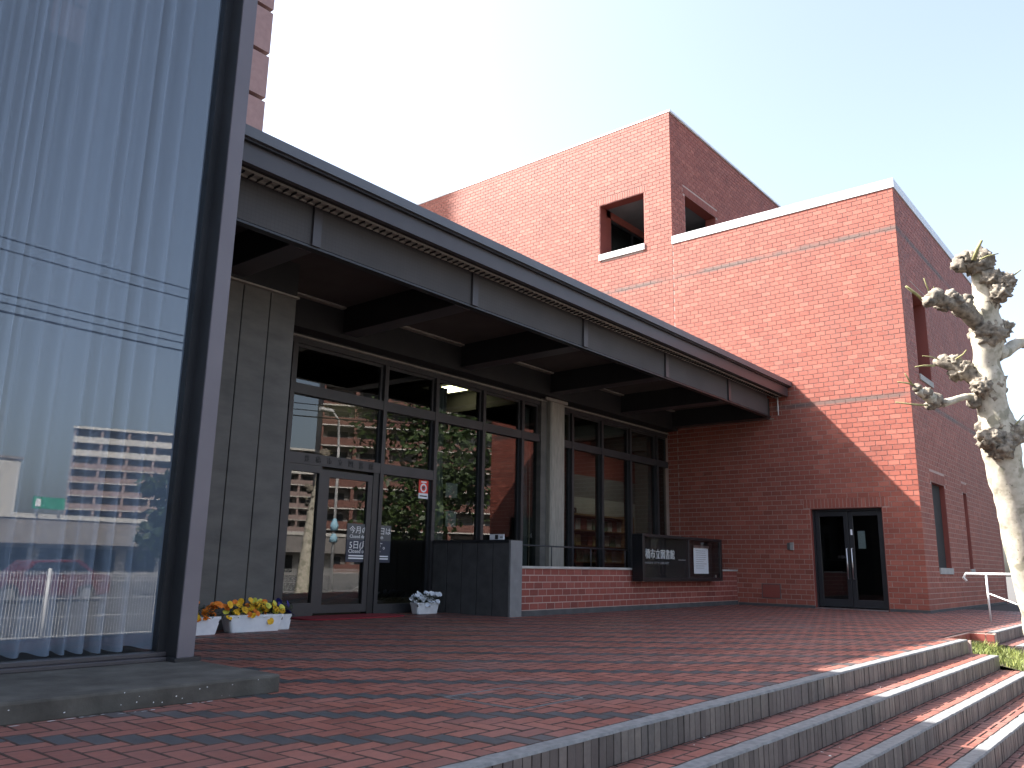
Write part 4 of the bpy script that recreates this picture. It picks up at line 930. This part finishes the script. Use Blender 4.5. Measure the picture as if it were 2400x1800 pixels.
# white mesh fence along the pavement
fn = thing("mesh_fence", (8, -4.6, -.8), "white wire mesh fence along the pavement", "fence")
for i in range(14):
    x = -6+2.0*i; q = MB(); q.tube([(x, -4.6, -.8), (x, -4.6, .50)], .03, 8); q.build("post", "rail_white", fn, smooth=True)
    q = MB()
    for j in range(1, 40): q.box(x+.05*j-.0038, x+.05*j+.0038, -4.603, -4.597, -.68, .46)
    for z in (-.62, -.3, .0, .3, .42): q.box(x+.03, x+1.97, -4.610, -4.604, z-.004, z+.004)
    q.build("mesh_panel", "rail_white", fn, kind="stuff")
# utility poles and overhead lines
for i, x in enumerate((-14, 32)):
    up_ = thing("utility_pole", (x, -13, -.8), ("concrete utility pole carrying overhead wires, nearer the bay end" if i == 0 else "concrete utility pole carrying overhead wires, nearer the wing end"), "pole", "utility poles across the road")
    q = MB(); q.tube([(x, -13, -.8), (x, -13, 11.5)], [.19, .12], 12); q.build("shaft", "concrete_pale", up_, smooth=True); B("crossarm", "galv", up_, (x-.05, x+.05, -13.9, -12.1, 10.1, 10.2)); B("crossarm", "galv", up_, (x-.05, x+.05, -13.7, -12.3, 8.5, 8.6))
for i, (y, z) in enumerate(((-13.8, 10.2), (-12.9, 10.22), (-13.6, 8.9), (-13.0, 8.5), (-12.4, 8.1))):
    q = MB(); q.tube([(-14+46*t_/20, y, z+.1-1.4*4*(t_/20)*(1-t_/20)) for t_ in range(21)], .022 if i < 4 else .03, 6)
    q.build("overhead_wire", "black_satin", None, smooth=True, label=["topmost overhead wire on the far crossarm side", "topmost overhead wire on the near crossarm side", "second overhead wire below the top pair", "third overhead wire below the top pair", "lowest and thickest overhead cable"][i], cat="wire", group="overhead wires")
# street lamp with blue collar
lm_ = thing("street_lamp", (27.9, -16.3, -.8), "tall white street lamp with blue collars across the road", "street lamp")
q = MB(); q.tube([(27.9, -16.3, -.8), (27.9, -16.3, 6.5), (27.7, -16.2, 8.2), (27.0, -15.9, 8.6)], [.10, .075, .06, .05], 10); q.build("pole", "rail_white", lm_, smooth=True); B("head", "rail_white", lm_, (26.2, 27.0, -16.0, -15.75, 8.52, 8.66))
q = MB(); q.tube([(27.9, -16.3, 2.3), (27.9, -16.3, 2.6), (27.9, -16.3, 3.0)], [.20, .22, .06], 12); q.build("collar", "lamp_blue", lm_, smooth=True); q = MB(); q.tube([(27.9, -16.3, 1.7), (27.9, -16.3, 1.95), (27.9, -16.3, 2.2)], [.22, .20, .06], 12); q.build("collar", "lamp_blue", lm_, smooth=True)
# red car
car = thing("parked_car", (11.7, -19.7, -.8), "red parked car behind the mesh fence", "car")
KX, KY = 3.4, -9.5
prof = [(0, .25), (0, .62), (.25, .78), (.95, .88), (1.45, 1.36), (2.9, 1.40), (3.55, .95), (4.0, .88), (4.05, .3), (3.7, .22), (.4, .22)]
q = MB(); n = len(prof); vs = [(6.3+KX+x, -11.0+KY, -.8+z) for x, z in prof]+[(6.3+KX+x, -9.4+KY, -.8+z) for x, z in prof]
q.add(vs, [tuple(range(n)), tuple(range(2*n-1, n-1, -1))]+[(i, n+i, n+(i+1) % n, (i+1) % n) for i in range(n)]); bevel(q.build("body", "car_red", car), .06, 3)
q = MB(); q.add([(6.3+KX+x, -9.385+KY, -.8+z) for x, z in ((1.15, .92), (1.55, 1.30), (2.8, 1.33), (3.3, .95))], [(0, 1, 2, 3)]); q.build("window", "dark_window", car)
for x in (7.1+KX, 9.5+KX):
    for y in (-9.45+KY, -10.95+KY): q = MB(); q.tube([(x, y-.09, -.5), (x, y+.09, -.5)], .31, 20); wh = q.build("wheel", "rubber", car); q = MB(); q.tube([(x, y-.095, -.5), (x, y+.095, -.5)], .18, 16); q.build("rim", "galv", wh)
for y in (-9.6+KY, -10.8+KY): B("headlight", "paper", car, (6.27+KX, 6.33+KX, y-.14, y+.14, -.25, -.12))
# leafy trees across the road
def leafy(name, label, base, H, Rr, seed, n=5200, mt="leaf_green"):
    rs = random.Random(seed); t = thing(name, base, label, "tree", "leafy street trees"); b_ = Vector(base)
    q = MB(); q.tube([b_, b_+Vector((.1, 0, H*.3)), b_+Vector((.0, .1, H*.6))], [.24, .18, .10], 10); q.build("trunk", "bark_dark", t, smooth=True)
    cl = [(b_+Vector((rs.gauss(0, Rr*.42), rs.gauss(0, Rr*.42), H*.35+rs.random()*H*.6)), Rr*rs.uniform(.28, .5)) for _ in range(22)]
    for c, r_ in cl[:7]:
        q = MB(); q.tube([b_+Vector((0, 0, H*.35)), (b_+Vector((0, 0, H*.4))+c)/2, c], [.08, .05, .02], 6); q.build("limb", "bark_dark", t)
    lv = MB()
    for i in range(n):
        c, r_ = rs.choice(cl); d = Vector((rs.gauss(0, 1), rs.gauss(0, 1), rs.gauss(0, 1))).normalized(); p_ = c+d*r_*rs.uniform(.5, 1.05)
        a_ = Vector((rs.gauss(0, 1), rs.gauss(0, 1), rs.gauss(0, .6))).normalized(); s_ = a_.cross(d).normalized(); l = rs.uniform(.12, .26)
        lv.add([p_-a_*l, p_+s_*l*.55, p_+a_*l, p_-s_*l*.55], [(0, 1, 2, 3)])
    lv.build("crown", mt, t); return t
leafy("leafy_tree", "broad leafy tree mirrored in the middle of the entrance glass", (31.5, -12.5, -.8), 10.5, 4.2, 5)
leafy("leafy_tree", "smaller leafy tree mirrored low in the bay glass", (17.5, -22.0, -.8), 5.0, 1.6, 8, 2000, "leaf_dark")
leafy("leafy_tree", "third leafy tree mirrored near the column", (37.0, -8.0, -.8), 9.5, 3.6, 12, 4200)
